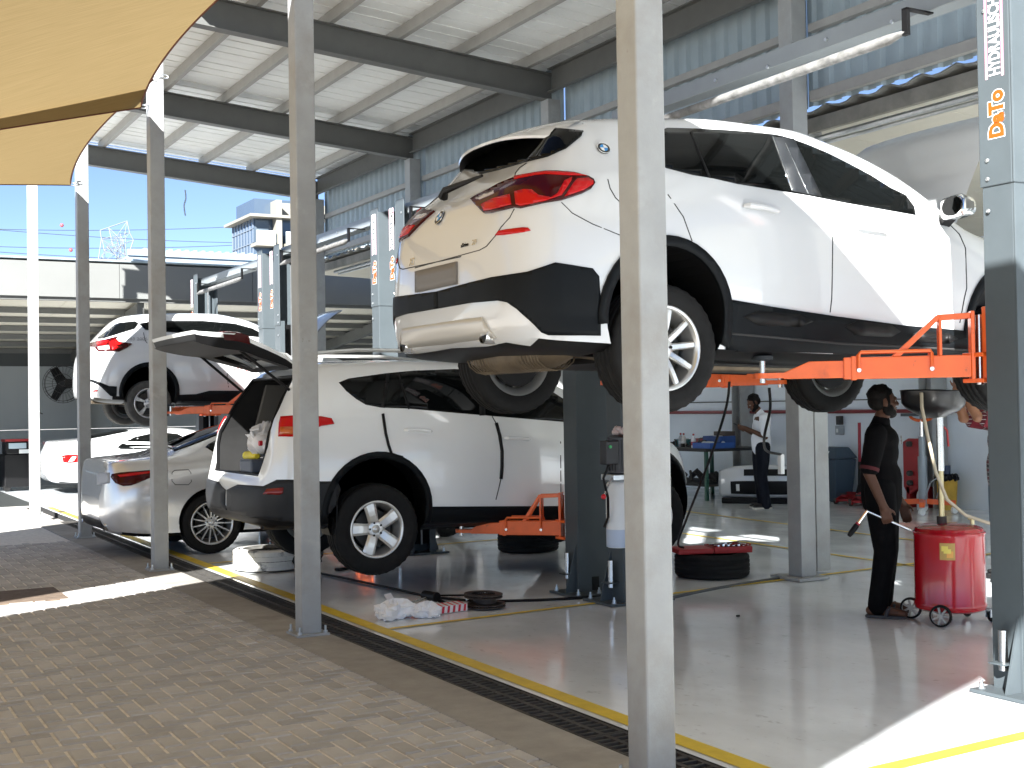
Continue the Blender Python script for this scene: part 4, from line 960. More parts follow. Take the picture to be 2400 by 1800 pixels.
# ---------------------------------------------------------------- silver sedan on the floor, and a white one in the shed
def sedan_curves(h=1.0, L=4.79):
    return dict(
        zt=[(0, .66), (.02, .80), (.045, .95), (.07, 1.035), (.12, 1.05), (.35, 1.075), (.6, 1.10), (.78, 1.15), (1.0, 1.23), (1.3, 1.335), (1.65, 1.42), (2.1, 1.45), (2.6, 1.425), (3.0, 1.30), (3.35, 1.14), (3.55, 1.03), (4.0, .965), (4.4, .87), (4.68, .73), (4.79, .58)],
        zb=[(0, .40), (.04, .32), (.15, .26), (.5, .22), (3.6, .19), (4.5, .2), (4.79, .38)], wb=[(0, .4), (.06, .6), (.2, .74), (.5, .8), (4.1, .8), (4.5, .62), (4.79, .3)],
        z1=[(0, .46), (.1, .42), (.5, .40), (4.2, .38), (4.79, .44)], w1=[(0, .48), (.03, .65), (.08, .77), (.2, .85), (.5, .885), (3.9, .885), (4.3, .8), (4.6, .6), (4.79, .36)],
        z2=[(0, .55), (.08, .66), (.3, .74), (1.1, .78), (3.8, .68), (4.79, .5)], w2=[(0, .48), (.03, .65), (.08, .77), (.2, .86), (.5, .90), (1.1, .915), (2.4, .9), (3.9, .91), (4.3, .81), (4.6, .62), (4.79, .38)],
        z3=[(0, .62), (.04, .85), (.07, .96), (.2, .985), (.6, 1.0), (1.1, 1.02), (2, .98), (3.2, .95), (3.8, .9), (4.4, .79), (4.79, .54)], w3=[(0, .46), (.04, .63), (.08, .72), (.2, .78), (.6, .81), (1.1, .84), (2.4, .85), (3.4, .84), (4.0, .76), (4.4, .62), (4.79, .34)],
        z4=[(0, .645), (.02, .785), (.045, .93), (.07, 1.01), (.12, 1.03), (.35, 1.05), (.6, 1.07), (.78, 1.10), (1.0, 1.165), (1.3, 1.265), (1.65, 1.35), (2.1, 1.38), (2.6, 1.345), (3.0, 1.22), (3.35, 1.07), (3.55, .985), (4.0, .925), (4.4, .835), (4.68, .71), (4.79, .56)],
        w4=[(0, .38), (.05, .56), (.12, .66), (.5, .66), (.8, .60), (1.2, .57), (1.7, .57), (2.4, .58), (3.0, .64), (3.5, .70), (4.0, .62), (4.4, .5), (4.79, .28)])
sil = Car('silver_sedan', 'silver sedan parked on the workshop floor behind the open tailgate', 2.72, 14.45, 0, 1.0, 4.79, sedan_curves(), M_silver)
sil.body(arches((1.12, 3.97), .36, .365), [(1.12, .36, .365), (3.97, .36, .365)]); liners(sil, (1.12, 3.97), .36, .365)
S1 = lambda p: Z(0, 950, 5.53, p); S2 = lambda p: Z(380, 1000, 5.184, p)
sil.px('tail_lamp', S1([(1440, 930), (1455, 890), (1560, 872), (1640, 865), (1960, 842), (2150, 830), (2180, 850), (2100, 890), (1960, 935), (1850, 982), (1700, 1040), (1600, 1048), (1500, 1010)]), M_reddk, 8, off=.01)
sil.px('lamp_bar', S1([(1530, 905), (1700, 880), (1960, 858), (1960, 880), (1720, 915), (1560, 935)]), M_red, 8, off=.012)
sil.px('side_window', S2([(525, 250), (560, 215), (640, 172), (820, 102), (1000, 60), (1150, 60), (1150, 330), (1000, 410), (780, 415), (700, 370), (640, 320)])+[], M_glass, 10, off=.004)
sil.side('side_window', [(1.5, 1.03), (3.2, .99), (2.9, 1.20), (2.5, 1.315), (2.0, 1.345), (1.55, 1.28)], M_glass, .08, off=.003)
sil.top('rear_window', [(.80, -.55), (1.50, -.52), (1.50, .52), (.80, .55)], M_glass, off=.003)
sil.top('windscreen', [(2.75, -.52), (3.45, -.66), (3.45, .66), (2.75, .52)], M_glass, off=.003)
for q in ([(615, 320), (607, 400), (620, 520), (700, 640)], [(120, 560), (150, 530), (320, 522), (350, 560), (355, 670), (320, 705), (160, 705), (120, 660), (120, 560)]): sil.line('panel_gap', S2(q), 1.7)
sil.px('number_plate', S1([(1260, 880), (1420, 870), (1420, 1010), (1260, 1030)]), mat('plain pale plate', (.4, .42, .45), .5), 10, off=.006, mirror=False)
sil.rear('rear_valance', [(-.62, .30), (.62, .30), (.5, .40), (-.5, .40)], M_clad_car, off=.006)
for sg in (-1, 1): MB().tube([(.03, sg*.60, .34), (.3, sg*.6, .33)], .045, 14, cap=False).build('exhaust_tip', M_chrome, sil.root, smooth=True)
MB().tube([(.1, -.6, .34), (.3, -.6, .33)], .04, 10).tube([(.1, .6, .34), (.3, .6, .33)], .04, 10).build('exhaust_bore', M_black, sil.root)
rm = rim_mesh(.232, .235, 15, .022, .014, [M_alloy, M_black], dish=.03)
wheels(sil, 1.12, 2.85, .335, .895, .335, .235, .232, M_rubber, rm)
handle(sil, 1.62, .93, .22, mt=M_silver); handle(sil, 2.6, .9, .22, mt=M_silver); mirror_part(sil, 3.3, 1.03, 1.0, M_black, M_silver)
cv = sedan_curves(); cv['zt'] = [(x, z if z < 1.06 else 1.06+(z-1.06)*.55) for x, z in cv['zt']]; cv['z4'] = [(x, z if z < 1.04 else 1.04+(z-1.04)*.5) for x, z in cv['z4']]
wsd = Car('white_sedan', 'low white sedan parked on the ground at the mouth of the shed', 4.02, 26.05, -.03, 1.0, 4.79, cv, M_paint)
wsd.body(arches((1.12, 3.97), .36, .365), [(1.12, .36, .365), (3.97, .36, .365)]); liners(wsd, (1.12, 3.97), .36, .365)
wsd.px('tail_lamp', S1([(800, 650), (880, 640), (1010, 640), (1090, 650), (1070, 690), (990, 740), (890, 745), (820, 740)]), M_red, 8, off=.01)
wsd.px('lamp_lens', S1([(885, 735), (930, 670), (990, 665), (960, 720)]), M_panel, 8, off=.013)
wsd.px('side_window', S1([(1520, 545), (1560, 510), (1630, 465), (1750, 410), (1970, 362), (2100, 350), (2300, 370), (2400, 420), (2450, 560), (1970, 570), (1700, 570), (1560, 568)]), M_glass, 10, off=.003)
wsd.top('rear_window', [(.78, -.55), (1.55, -.52), (1.55, .52), (.78, .55)], M_glass, off=.003)
wsd.line('window_divider', S1([(1690, 440), (1730, 568)]), 2, M_panel, off=.005)
wheels(wsd, 1.12, 2.85, .335, .895, .335, .235, .232, M_rubber, rm)
# ================================================================ two-post lifts
M_motor = mat('black motor housing', (.015, .015, .017), .4); M_tank = mat('white oil tank', (.72, .73, .72), .35, 0, .05, 6, stains=[((.4, .38, .3), 5, .62, .78, .6)])
M_tankoil = mat('tank oil level', (.45, .53, .66), .35)
M_prw = mat('white print', (.82, .82, .84), .5); M_pro = mat('orange print', (.55, .07, .004), .5); M_prp = mat('purple print', (.42, .2, .27), .5)
M_pad = mat('lift pad rubber', (.02, .025, .03), .8)
PW, PD, PH = .32, .205, 3.72
def lift_post(root, x, y, face, cz, decal):
    """post whose back is at y and whose open side looks along face (+1 or -1 in y)"""
    yb, yo = (y, y+PD) if face > 0 else (y-PD, y)
    def yy(a, b_): return (y+a, y+b_) if face > 0 else (y-b_, y-a)
    m = MB(); hw_ = PW/2
    m.box(x-hw_, x+hw_, *yy(0, .012), .015, 2.74)
    for s_ in (-1, 1):
        xa, xb = (x-hw_, x-hw_+.012) if s_ < 0 else (x+hw_-.012, x+hw_)
        m.box(xa, xb, *yy(.012, PD), .015, 2.74)
        xc, xd = (x-hw_+.012, x-hw_+.07) if s_ < 0 else (x+hw_-.07, x+hw_-.012)
        m.box(xc, xd, *yy(PD-.014, PD-.002), .015, 2.74)
    p = m.build('lift_post', M_lift, root, bevel=.004)
    MB().box(x-hw_+.02, x+hw_-.02, *yy(.02, .06), .1, 2.7).build('chain_cover', M_black, p)
    MB().tube([(x+.04, sum(yy(.1, .1))/2, .1), (x+.04, sum(yy(.1, .1))/2, 3.5)], .012, 6).build('lift_chain', M_zinc, p)
    # upper extension, a little wider, with rounded head
    e = MB(); g = .008; h1 = PH
    e.box(x-hw_-g, x+hw_+g, *yy(-g, .006), 2.68, h1-.0)
    for s_ in (-1, 1):
        xa, xb = (x-hw_-g, x-hw_+.004) if s_ < 0 else (x+hw_-.004, x+hw_+g)
        a, b_ = yy(.006, PD+.01); e.box(xa, xb, a, b_, 2.68, h1+.05)
    e.build('post_extension', M_lift, p, bevel=.006)
    for z in (2.72, 2.82, 3.62, 2.55):
        for s_ in (-1, 1):
            yv = sum(yy(.16, .16))/2
            MB().lathe([(.012, 0), (.012, .006), (.004, .01)], 8, axes((x+s_*(hw_+g), yv, z), (0, 1, 0), (0, 0, s_), (s_, 0, 0))).build('bolt', M_zinc, p)
        ym = y-.009*face
        MB().lathe([(.011, 0), (.011, .006), (.004, .01)], 8, axes((x+.02, ym, z), (1, 0, 0), (0, 0, -face), (0, -face, 0))).build('bolt', M_zinc, p)
    b = MB().box(x-.30, x+.30, *yy(-.17, PD+.04), .003, .022).build('base_plate', M_lift, p, bevel=.004)
    for dx in (-.25, -.05, .25):
        for q in (-.13, PD):
            yv = sum(yy(q, q))/2
            if dx == -.05 and q > 0: continue
            MB().lathe([(.02, .022), (.02, .028), (.013, .028), (.013, .05), (.007, .05), (.007, .07)], 8, Matrix.Translation((x+dx, yv, 0))).build('anchor_bolt', M_zinc, b)
    for s_ in (-1, 1):
        MB().prism([(x+s_*hw_, .022), (x+s_*(hw_+.11), .022), (x+s_*hw_, .42)], 1, *yy(.03, .042)).build('gusset', M_lift, b)
    MB().box(x-.035, x+.035, *yy(-.0015, .0), .03, .14).build('cable_hole', M_black, p)
    # spare pad extension standing in its bracket on the side of the post
    yv = sum(yy(.1, .1))/2
    MB().tube([(x-hw_-.045, yv, .13), (x-hw_-.045, yv, .34)], .024, 14).build('pad_extension', M_steel, p, smooth=True)
    MB().box(x-hw_-.10, x-hw_, yv-.05, yv+.05, .165, .172).build('pad_bracket', M_lift, p)
    # carriage
    a, b_ = yy(PD-.09, PD+.055)
    c = MB().box(x-.125, x+.125, a, b_, cz-.07, cz+.34).build('carriage', M_orange, p, bevel=.006)
    a, b_ = yy(PD+.02, PD+.16)
    for z in (-.07, .07): MB().box(x-.16, x+.16, a, b_, cz+z, cz+z+.022).build('carriage_lug', M_orange, c, bevel=.004)
    for s_ in (-1, 1):
        yv = sum(yy(PD+.10, PD+.10))/2
        MB().tube([(x+s_*.09, yv, cz-.08), (x+s_*.09, yv, cz+.30)], .02, 12).build('pivot_pin', M_steel, c, smooth=True)
    if decal:   # printed maker's lettering, reading upwards on the face towards the yard
        xs = x-hw_-g-.0012; y0 = y+.165
        M = axes((xs, y0-.02, 2.93), (0, 0, 1), (0, 1, 0), (-1, 0, 0)); M = axes((xs, y0-.045, 2.93), (0, 0, 1), (0, 1, 0), (-1, 0, 0))
        M2 = axes((xs, y0-.110, 2.93), (0, 0, 1), (0, 1, 0), (-1, 0, 0))
        text_mesh('lettering', 'DaTo', .125, M2, M_prw, p, .0002, .012, .86); text_mesh('lettering', 'DaTo', .125, axes((xs-.0008, y0-.110, 2.93), (0, 0, 1), (0, 1, 0), (-1, 0, 0)), M_pro, p, .0003, .007, .86)
        text_mesh('lettering', 'HYDRAULISCHE', .10, axes((xs-.0004, y0-.098, 3.26), (0, 0, 1), (0, 1, 0), (-1, 0, 0)), M_prw, p, .0003, .002, .62)
        for dy in (-.115, -.012):
            MB().box(xs-.0006, xs, y0+dy-.003, y0+dy+.003, 3.25, 3.70).build('printed_line', M_prw, p)
            MB().box(xs-.0004, xs+.0002, y0+dy-.009, y0+dy+.009, 3.25, 3.70).build('printed_line', M_prp, p)
    return p
def lift_arm(root, piv, pad, z, zp, handle_=True):
    """telescopic arm from the carriage pin to the pad under the sill"""
    P = Vector((piv[0], piv[1], z)); Q = Vector((pad[0], pad[1], z)); L = (Q-P).length; d = (Q-P).normalized(); n = Vector((-d.y, d.x, 0)); up = Vector((0, 0, 1))
    M = axes(P, d, n, up)
    a = MB().box(.05, L*.62, -.055, .055, -.058, .062, M)
    arm = a.build('lift_arm', M_orange, root, bevel=.005)
    f = MB().box(.03, .05, -.06, .06, -.07, .30, M).box(.20, .215, -.055, .055, .062, .27, M)
    f.prism([(.05, .29), (.22, .285), (L*.40, .062), (L*.36, .062), (.215, .255), (.05, .262)], 1, -.05, -.035, M); f.prism([(.05, .29), (.22, .285), (L*.40, .062), (L*.36, .062), (.215, .255), (.05, .262)], 1, .035, .05, M)
    f.build('arm_bracket', M_orange, arm, bevel=.003)
    i = MB().prism([(L*.58, -.05), (L*.90, -.05), (L*.90, -.015), (L*.78, .045), (L*.58, .045)], 1, -.042, .042, M); i.build('inner_arm', M_orange, arm, bevel=.004)
    MB().box(L*.56, L*.585, -.062, .062, -.064, .068, M).build('arm_collar', M_orange, arm, bevel=.004)
    MB().box(L*.88, L-.0, -.045, .045, -.045, -.015, M).lathe([(.05, -.045), (.05, -.015)], 20, Matrix.Translation(Q)).build('pad_plate', M_orange, arm)
    MB().tube([Q+up*-.07, Q+up*(zp-z-.03)], .017, 12).build('pad_screw', M_steel, arm, smooth=True)
    MB().lathe([(.05, zp-z-.03), (.06, zp-z-.022), (.06, zp-z-.004), (.05, zp-z)], 20, Matrix.Translation(Q)).build('lift_pad', M_pad, arm, smooth=True)
    if handle_:
        s_ = -1 if n.y > 0 else 1
        for s_ in (-1, 1):
            y = s_*.066; pts = [(L*.22, y, .0), (L*.22, y, .075), (L*.225, y, .09), (L*.54, y, .09), (L*.55, y, .075), (L*.55, y, 0)]
            MB().tube([M @ Vector(q) for q in pts], .009, 8).build('arm_handle', M_orange, arm, smooth=True)
            for xx in (.22, .55): MB().lathe([(.012, 0), (.012, .012)], 8, M @ axes((L*xx, s_*.055, -.01), (1, 0, 0), (0, 0, 1), (0, s_, 0))).build('bolt', M_steel, arm)
    return arm
def lift(label, yr, yl, cz, pads, zp, bz=3.80, x=5.66):
    r = thing('two_post_lift', label, 'car lift')
    lift_post(r, x, yr, 1, cz, True); lift_post(r, x, yl, -1, cz, True)
    y0, y1 = yr+PD+.1, yl-PD-.1
    for (px_, py_), s_, near in zip(pads, (-1, 1, -1, 1), (1, 1, 0, 0)):
        lift_arm(r, (x+s_*.09, y0 if near else y1), (px_, py_), cz+.02, zp)
    b = MB().box(x-.07, x-.06, yr+.02, yl-.02, bz-.03, bz+.08).box(x-.06, x+.07, yr+.02, yl-.02, bz+.07, bz+.08).box(x+.06, x+.07, yr+.02, yl-.02, bz-.03, bz+.07).box(x-.06, x+.06, yr+.02, yl-.02, bz-.03, bz-.02)
    bm_ = b.build('overhead_beam', mat('pale beam paint', (.26, .29, .305), .35, .2, .05, 6), r, bevel=.003)
    for k in range(4): MB().lathe([(.012, 0), (.012, .012)], 8, axes((x-.07, yr+.9+k*.55, bz-.02+.04*(k % 2)), (0, 1, 0), (0, 0, 1), (-1, 0, 0))).build('bolt', M_zinc, bm_)
    # padded shut-off bar under the beam
    xa = x-.26; za = bz-.20
    MB().tube([(xa, yr+.62, za+.02), (xa, yr+.75, za+.01), (xa, yl-.75, za), (xa, yl-.55, za-.01)], [.012, .03, .03, .012], 10).build('shut_off_bar', mat('worn silver foam', (.2, .2, .195), .7, .2, .5, 14), r, smooth=True)
    for yv in (yr+.62, yl-.6): MB().box(xa-.012, xa+.012, yv-.02, yv+.02, za, bz-.05).box(xa-.012, x-.06, yv-.02, yv+.02, bz-.055, bz-.045).build('bar_bracket', M_black, r)
    return r
L1 = lift('slate two post lift with bold orange lettering holding up the white crossover with open hood', 4.425, 8.31, 1.71, [(4.70, 5.50), (6.95, 5.55), (4.75, 7.15), (6.32, 7.2)], 1.815)
L2 = lift('slate two post lift holding the open tailgate SUV just off the floor', 8.75, 12.30, .50, [(4.90, 9.68), (7.0, 9.7), (4.30, 11.15), (6.9, 11.0)], .575, 3.66)
L3 = lift('slate two post lift with lowered arms standing around the silver sedan', 12.78, 16.32, .10, [(5.1, 13.6), (6.2, 13.6), (5.1, 15.4), (6.2, 15.4)], .19, 3.66)
L4 = lift('slate two post lift holding up the small white crossover with phone number', 16.82, 20.35, 1.55, [(4.45, 17.75), (6.3, 17.8), (4.7, 19.4), (6.3, 19.4)], 1.66, 3.62)
# hydraulic power unit hanging on the shared post between the two near lifts
pu = thing('power_unit', 'black hydraulic motor over a white oil tank with red lever knob', 'power unit', (5.33, 8.0, 0))
def PU(m, n, mt, **k): return m.build(n, mt, pu, **k)
PU(MB().tube([(.10, .05, .46), (.10, .05, .475), (.10, .05, .93), (.10, .05, .955), (.10, .05, .975)], [.085, .098, .098, .085, .06], 28), 'oil_tank', M_tank, smooth=True)
PU(MB().tube([(.10, .05, .466), (.10, .05, .60)], .0988, 28, cap=False), 'oil_level', M_tankoil, smooth=True)
PU(MB().tube([(.10, .05, .715), (.10, .05, .72)], .1005, 28), 'tank_band', M_tank, smooth=True)
PU(MB().box(.0, .20, -.04, .14, .975, 1.02), 'valve_block', M_zinc, bevel=.006)
mo = PU(MB().tube([(.11, .05, 1.02), (.11, .05, 1.03), (.11, .05, 1.30), (.11, .05, 1.32)], [.07, .088, .088, .07], 24), 'motor', M_motor, smooth=True)
fn = MB()
for k in range(20):
    a = 2*PI*k/20; fn.box(.088, .098, -.003, .003, 1.05, 1.28, Matrix.Translation((.11, .05, 0)) @ Matrix.Rotation(a, 4, 'Z'))
PU(fn, 'cooling_fins', M_motor); PU(MB().box(-.08, .03, -.07, .03, 1.10, 1.28), 'switch_box', M_motor, bevel=.008)
PU(MB().box(.13, .16, -.046, -.041, 1.12, 1.25), 'label_plate', M_tank); PU(MB().lathe([(.012, 0), (.012, .01)], 12, axes((-.05, -.07, 1.235), (1, 0, 0), (0, 0, 1), (0, -1, 0))), 'green_button', mat('green button', (.03, .35, .1), .4))
lv = PU(MB().tube([(0, -.02, 1.0), (-.05, -.03, .93), (-.085, -.04, .875)], .008, 8), 'lever', M_steel, smooth=True)
k_ = MB(); k_.csm = True; k_.blob((-.095, -.04, .86), .02, .02, .02, 12, 8); k_.build('lever_knob', mat('red knob', (.6, .01, .02), .3), lv)
PU(MB().tube([(-.03, -.04, 1.12), (-.10, -.05, 1.0), (-.05, -.03, .85), (-.03, 0, .7), (-.0, .1, .62), (.1, .17, .60)], .010, 8), 'hose', M_black, smooth=True)
rg_ = MB(); rg_.csm = True
for k in range(9): rg_.blob((.06+.09*random.random(), .02+.06*random.random(), 1.335+.03*random.random()), .03, .03, .022, 8, 6, jit=.3)
tag(rg_.build('rag', mat('crumpled pinkish rag', (.5, .42, .4), .9, 0, .3, 40), None, smooth=True), 'crumpled pale rag lying on top of the black motor', 'rag').location = (5.33, 8.0, 0)
# ================================================================ people
M_skin = mat('brown skin', (.10, .047, .029), .55, 0, .08, 12, spec=.25); M_hair = mat('black hair', (.006, .005, .0045), .7, 0, .3, 60, .5, 120, spec=.15)
def remesh(m, name, mt, parent, vox=.009, it=4):
    o = m.build(name, mt, parent, smooth='all')
    md = o.modifiers.new('r', 'REMESH'); md.mode = 'VOXEL'; md.voxel_size = vox; md.use_smooth_shade = True
    md = o.modifiers.new('s', 'SMOOTH'); md.iterations = it; md.factor = .5
    return o
def limb(m, pts, rad, n=12):
    """tapered limb through the given joints, with round ends"""
    P = []; R_ = []
    pts = [Vector(p) for p in pts]
    for i in range(len(pts)-1):
        for k in range(4): t = k/4; P.append(pts[i].lerp(pts[i+1], t)); R_.append(rad[i]*(1-t)+rad[i+1]*t)
    P.append(pts[-1]); R_.append(rad[-1])
    m.tube(P, R_, n)
    for p, r in zip(pts, rad): m.blob(p, r, r, r, 12, 8)
def hand(m, w, d, pn, curl, sz=1.0, thumb=1):
    """palm at w pointing along d, palm normal pn, five separate bent fingers"""
    w = Vector(w); d = Vector(d).normalized(); pn = Vector(pn); pn = (pn-d*pn.dot(d)).normalized(); sd_ = d.cross(pn)
    c = w+d*.045*sz
    for k in range(4):
        q = (k-1.5)*.019*sz
        limb(m, [w+sd_*q*.7, w+d*.085*sz+sd_*q], [.014*sz, .0125*sz], 8)
    L = (.068, .078, .073, .056)
    for k in range(4):
        q = (k-1.5)*.021*sz; p = w+d*.088*sz+sd_*q; a = 0; pts = [p]
        for s_ in range(3):
            a += curl*(.9 if s_ else .7); dr = d*math.cos(a)+pn*math.sin(a); p = p+dr*L[k]*sz*(.45, .32, .23)[s_]; pts.append(p)
        limb(m, pts, [.0095*sz, .0088*sz, .0078*sz, .0065*sz], 8)
    b_ = w+d*.02*sz+sd_*thumb*.026*sz; t1 = b_+(d*.6+sd_*thumb*.7+pn*.3).normalized()*.04*sz; t2 = t1+(d*.8+sd_*thumb*.1+pn*.6*min(curl, 1)).normalized()*.033*sz
    limb(m, [b_, t1, t2], [.014*sz, .0105*sz, .008*sz], 8)
def head(body, hair, beard, c, f, up, s_=1.0):
    """skull centred at c facing f"""
    c = Vector(c); f = Vector(f).normalized(); up = Vector(up); up = (up-f*up.dot(f)).normalized(); r = f.cross(up)
    M = Matrix((r, f, up)).transposed()
    def P(x, y, z): return c+(r*x+f*y+up*z)*s_
    body.blob(P(0, -.005, .03), .072*s_, .09*s_, .088*s_, 20, 14, M); body.blob(P(0, .03, -.05), .054*s_, .058*s_, .062*s_, 16, 10, M); body.blob(P(0, .06, -.085), .03*s_, .026*s_, .026*s_, 12, 8, M)
    body.blob(P(0, .082, .025), .05*s_, .02*s_, .014*s_, 12, 8, M)
    limb(body, [P(0, .088, .018), P(0, .108, -.02)], [.009*s_, .014*s_], 8)
    for sg in (-1, 1):
        body.blob(P(sg*.012, .098, -.024), .009*s_, .011*s_, .008*s_, 8, 6, M); body.blob(P(sg*.04, .062, -.015), .024*s_, .022*s_, .02*s_, 10, 8, M)
        body.blob(P(sg*.074, -.012, -.005), .008*s_, .02*s_, .03*s_, 10, 8, M); body.blob(P(sg*.026, .078, .003), .013*s_, .010*s_, .008*s_, 8, 6, M)
    body.blob(P(0, .088, -.055), .024*s_, .011*s_, .006*s_, 10, 6, M); body.blob(P(0, .086, -.066), .02*s_, .011*s_, .006*s_, 10, 6, M)
    hair.blob(P(0, -.022, .062), .079*s_, .092*s_, .075*s_, 18, 12, M); hair.blob(P(0, -.045, .015), .076*s_, .066*s_, .07*s_, 16, 10, M)
    rg = random.Random(5)
    for k in range(46):
        a = rg.uniform(0, 2*PI); e = rg.uniform(.1, 1.3); q = P(math.cos(a)*math.cos(e)*.076, -.02+math.sin(a)*math.cos(e)*.088, .062+math.sin(e)*.07); hair.blob(q, .012*s_, .012*s_, .013*s_, 6, 5)
    for sg in (-1, 1):
        beard.blob(P(sg*.05, .014, -.052), .018*s_, .046*s_, .045*s_, 12, 8, M); beard.blob(P(sg*.034, .045, -.075), .024*s_, .034*s_, .03*s_, 12, 8, M); hair.blob(P(sg*.066, .012, .01), .012*s_, .018*s_, .045*s_, 10, 8, M)
    beard.blob(P(0, .052, -.088), .038*s_, .04*s_, .03*s_, 16, 10, M); beard.blob(P(0, .093, -.045), .024*s_, .008*s_, .006*s_, 10, 6, M)
def eyes(root, c, f, up, s_=1.0):
    c = Vector(c); f = Vector(f).normalized(); up = Vector(up); up = (up-f*up.dot(f)).normalized(); r = f.cross(up)
    for sg in (-1, 1):
        p = c+(r*sg*.03+f*.074+up*.006)*s_; m = MB(); m.csm = True; m.blob(p, .0115*s_, .0115*s_, .0105*s_, 12, 8); o = m.build('eye', mat('eye white', (.5, .47, .43), .2), root, smooth='all')
        m = MB(); m.blob(p+f*.0085*s_, .005, .005, .005, 8, 6); m.build('iris', M_hair, o)
# --- man in dark work clothes holding a ratchet, in profile
def man_dark():
    r = thing('person', 'man in black polo shirt and black trousers standing by the red drum holding a ratchet', 'person', (6.78, 6.66, 0), 0)
    f = Vector((.62, -.78, 0)).normalized(); s = Vector((f.y, -f.x, 0))            # facing, and his right-hand side
    P = lambda a, b_, z: f*a+s*b_+Vector((0, 0, z))
    hip, chest, neck = .88, 1.22, 1.38
    b = MB(); b.csm = True
    b.blob(P(0, 0, .93), .12, .15, .13, 16, 10, Matrix((f, s, Vector((0, 0, 1)))).transposed())
    Mx = Matrix((f, s, Vector((0, 0, 1)))).transposed()
    b.blob(P(0, 0, 1.10), .105, .15, .18, 16, 10, Mx); b.blob(P(0, 0, 1.24), .11, .165, .14, 16, 10, Mx)
    limb(b, [P(-.01, 0, 1.30), P(.015, 0, 1.44)], [.07, .054])
    kn = {1: (P(.03, .10, .47), P(-.03, .11, .085), P(.15, .12, .035)), -1: (P(.02, -.11, .47), P(-.02, -.13, .085), P(.15, -.17, .035))}
    for sg in (1, -1):
        k, a, t = kn[sg]; limb(b, [P(0, sg*.09, .90), k, a], [.085, .056, .04]); limb(b, [a-Vector((0, 0, .035))-f*.05, a-Vector((0, 0, .035))+f*.06, t], [.036, .036, .028])
    el = {1: P(-.06, .235, 1.04), -1: P(-.03, -.24, 1.03)}; wr = {1: P(.04, .25, .80), -1: P(.12, -.25, .79)}
    for sg in (1, -1): limb(b, [P(-.01, sg*.175, 1.315), el[sg], wr[sg]], [.054, .041, .029])
    hand(b, wr[1], Vector((.25*f.x, .25*f.y, -1)), -s, 1.1, 1.0, 1); hand(b, wr[-1], Vector((.3*f.x, .3*f.y, -1)), s, .5, 1.0, -1)
    hr, bd = MB(), MB(); hf = (f+Vector((0, 0, .10))-s*.55).normalized(); hc = P(.025, 0, 1.535)
    head(b, hr, bd, hc, hf, (0, 0, 1)); eyes(r, hc, hf, (0, 0, 1))
    remesh(b, 'body', M_skin, r, .008); remesh(hr, 'hair', M_hair, r, .007, 2); remesh(bd, 'beard', M_hair, r, .007, 2)
    sh_ = MB(); sh_.blob(P(0, 0, 1.02), .128, .168, .18, 18, 12, Mx); sh_.blob(P(0, 0, 1.18), .128, .182, .17, 18, 12, Mx); sh_.blob(P(-.012, 0, 1.30), .10, .165, .07, 16, 10, Mx); sh_.blob(P(.008, 0, 1.265), .124, .182, .115, 16, 10, Mx); limb(sh_, [P(0, 0, .84), P(0, 0, 1.0)], [.148, .15]);
    limb(sh_, [P(-.005, 0, 1.34), P(.008, 0, 1.40)], [.082, .066])
    for sg in (1, -1): limb(sh_, [P(-.01, sg*.165, 1.315), P(-.01, sg*.18, 1.30).lerp(el[sg], .85)], [.078, .068])
    remesh(sh_, 'polo_shirt', mat('black polo cloth', (.004, .0036, .004), .9, 0, .2, 30, .15, 25, spec=.1), r, .011, 3)
    for sg in (1, -1):
        q = P(-.01, sg*.18, 1.30).lerp(el[sg], .84); q2 = P(-.01, sg*.18, 1.30).lerp(el[sg], .93); MB().tube([q, q2], [.069, .068], 16).build('sleeve_cuff', mat('dark red cuff', (.07, .008, .01), .9), r, smooth=True)
    tr = MB()
    for sg in (1, -1):
        k, a, t = kn[sg]; limb(tr, [P(0, sg*.08, .92), P(.01, sg*.095, .72), k, k.lerp(a, .6), a+Vector((0, 0, .0))], [.115, .104, .083, .074, .072], 14)
        tr.blob(P(.02, sg*.17, .57), .055, .03, .075, 10, 8, Mx)
    tr.blob(P(0, 0, .92), .13, .165, .10, 16, 10, Mx); remesh(tr, 'trousers', mat('black work trousers', (.004, .004, .0045), .9, 0, .25, 20, .3, 12, spec=.1), r, .011, 2)
    for sg in (1, -1):
        k, a, t = kn[sg]; d = (t-a); d.z = 0; d = d.normalized(); n = Vector((-d.y, d.x, 0)); c = a-Vector((0, 0, a.z)); M = axes(c, d, n, (0, 0, 1))
        o = MB().prism([(-.085, -.035), (-.06, -.042), (.06, -.046), (.15, -.05), (.195, -.03), (.20, .015), (.17, .042), (.06, .04), (-.06, .038), (-.085, .03)], 2, .001, .022, M).build('sandal', mat('dark grey rubber sandal', (.045, .047, .052), .8), r, bevel=.006)
        MB().tube([M @ Vector(q) for q in ((.06, -.05, .015), (.075, -.035, .06), (.085, 0, .072), (.075, .035, .06), (.06, .045, .015))], .013, 8).build('sandal_strap', mat('dark grey rubber sandal', (.045, .047, .052), .8), o, smooth=True)
    # chest emblem: a small pale ring with a reddish bar
    e = P(.118, -.06, 1.265); nm = (f*.95-s*.2).normalized(); u_ = Vector((0, 0, 1)); a_ = u_.cross(nm).normalized(); M = axes(e+nm*.022, a_, u_, nm)
    lo = MB().tube([M @ Vector((.026*math.cos(t), .03*math.sin(t), 0)) for t in [i*PI/10+.4 for i in range(14)]], .003, 5).build('emblem', mat('pale emblem', (.45, .42, .4), .8), r)
    MB().box(-.018, .018, -.012, -.002, -.002, .003, M).build('emblem_bar', mat('reddish emblem bar', (.35, .2, .2), .8), lo)
    W = wr[1]+Vector((.25*f.x, .25*f.y, -1)).normalized()*.095-s*.02
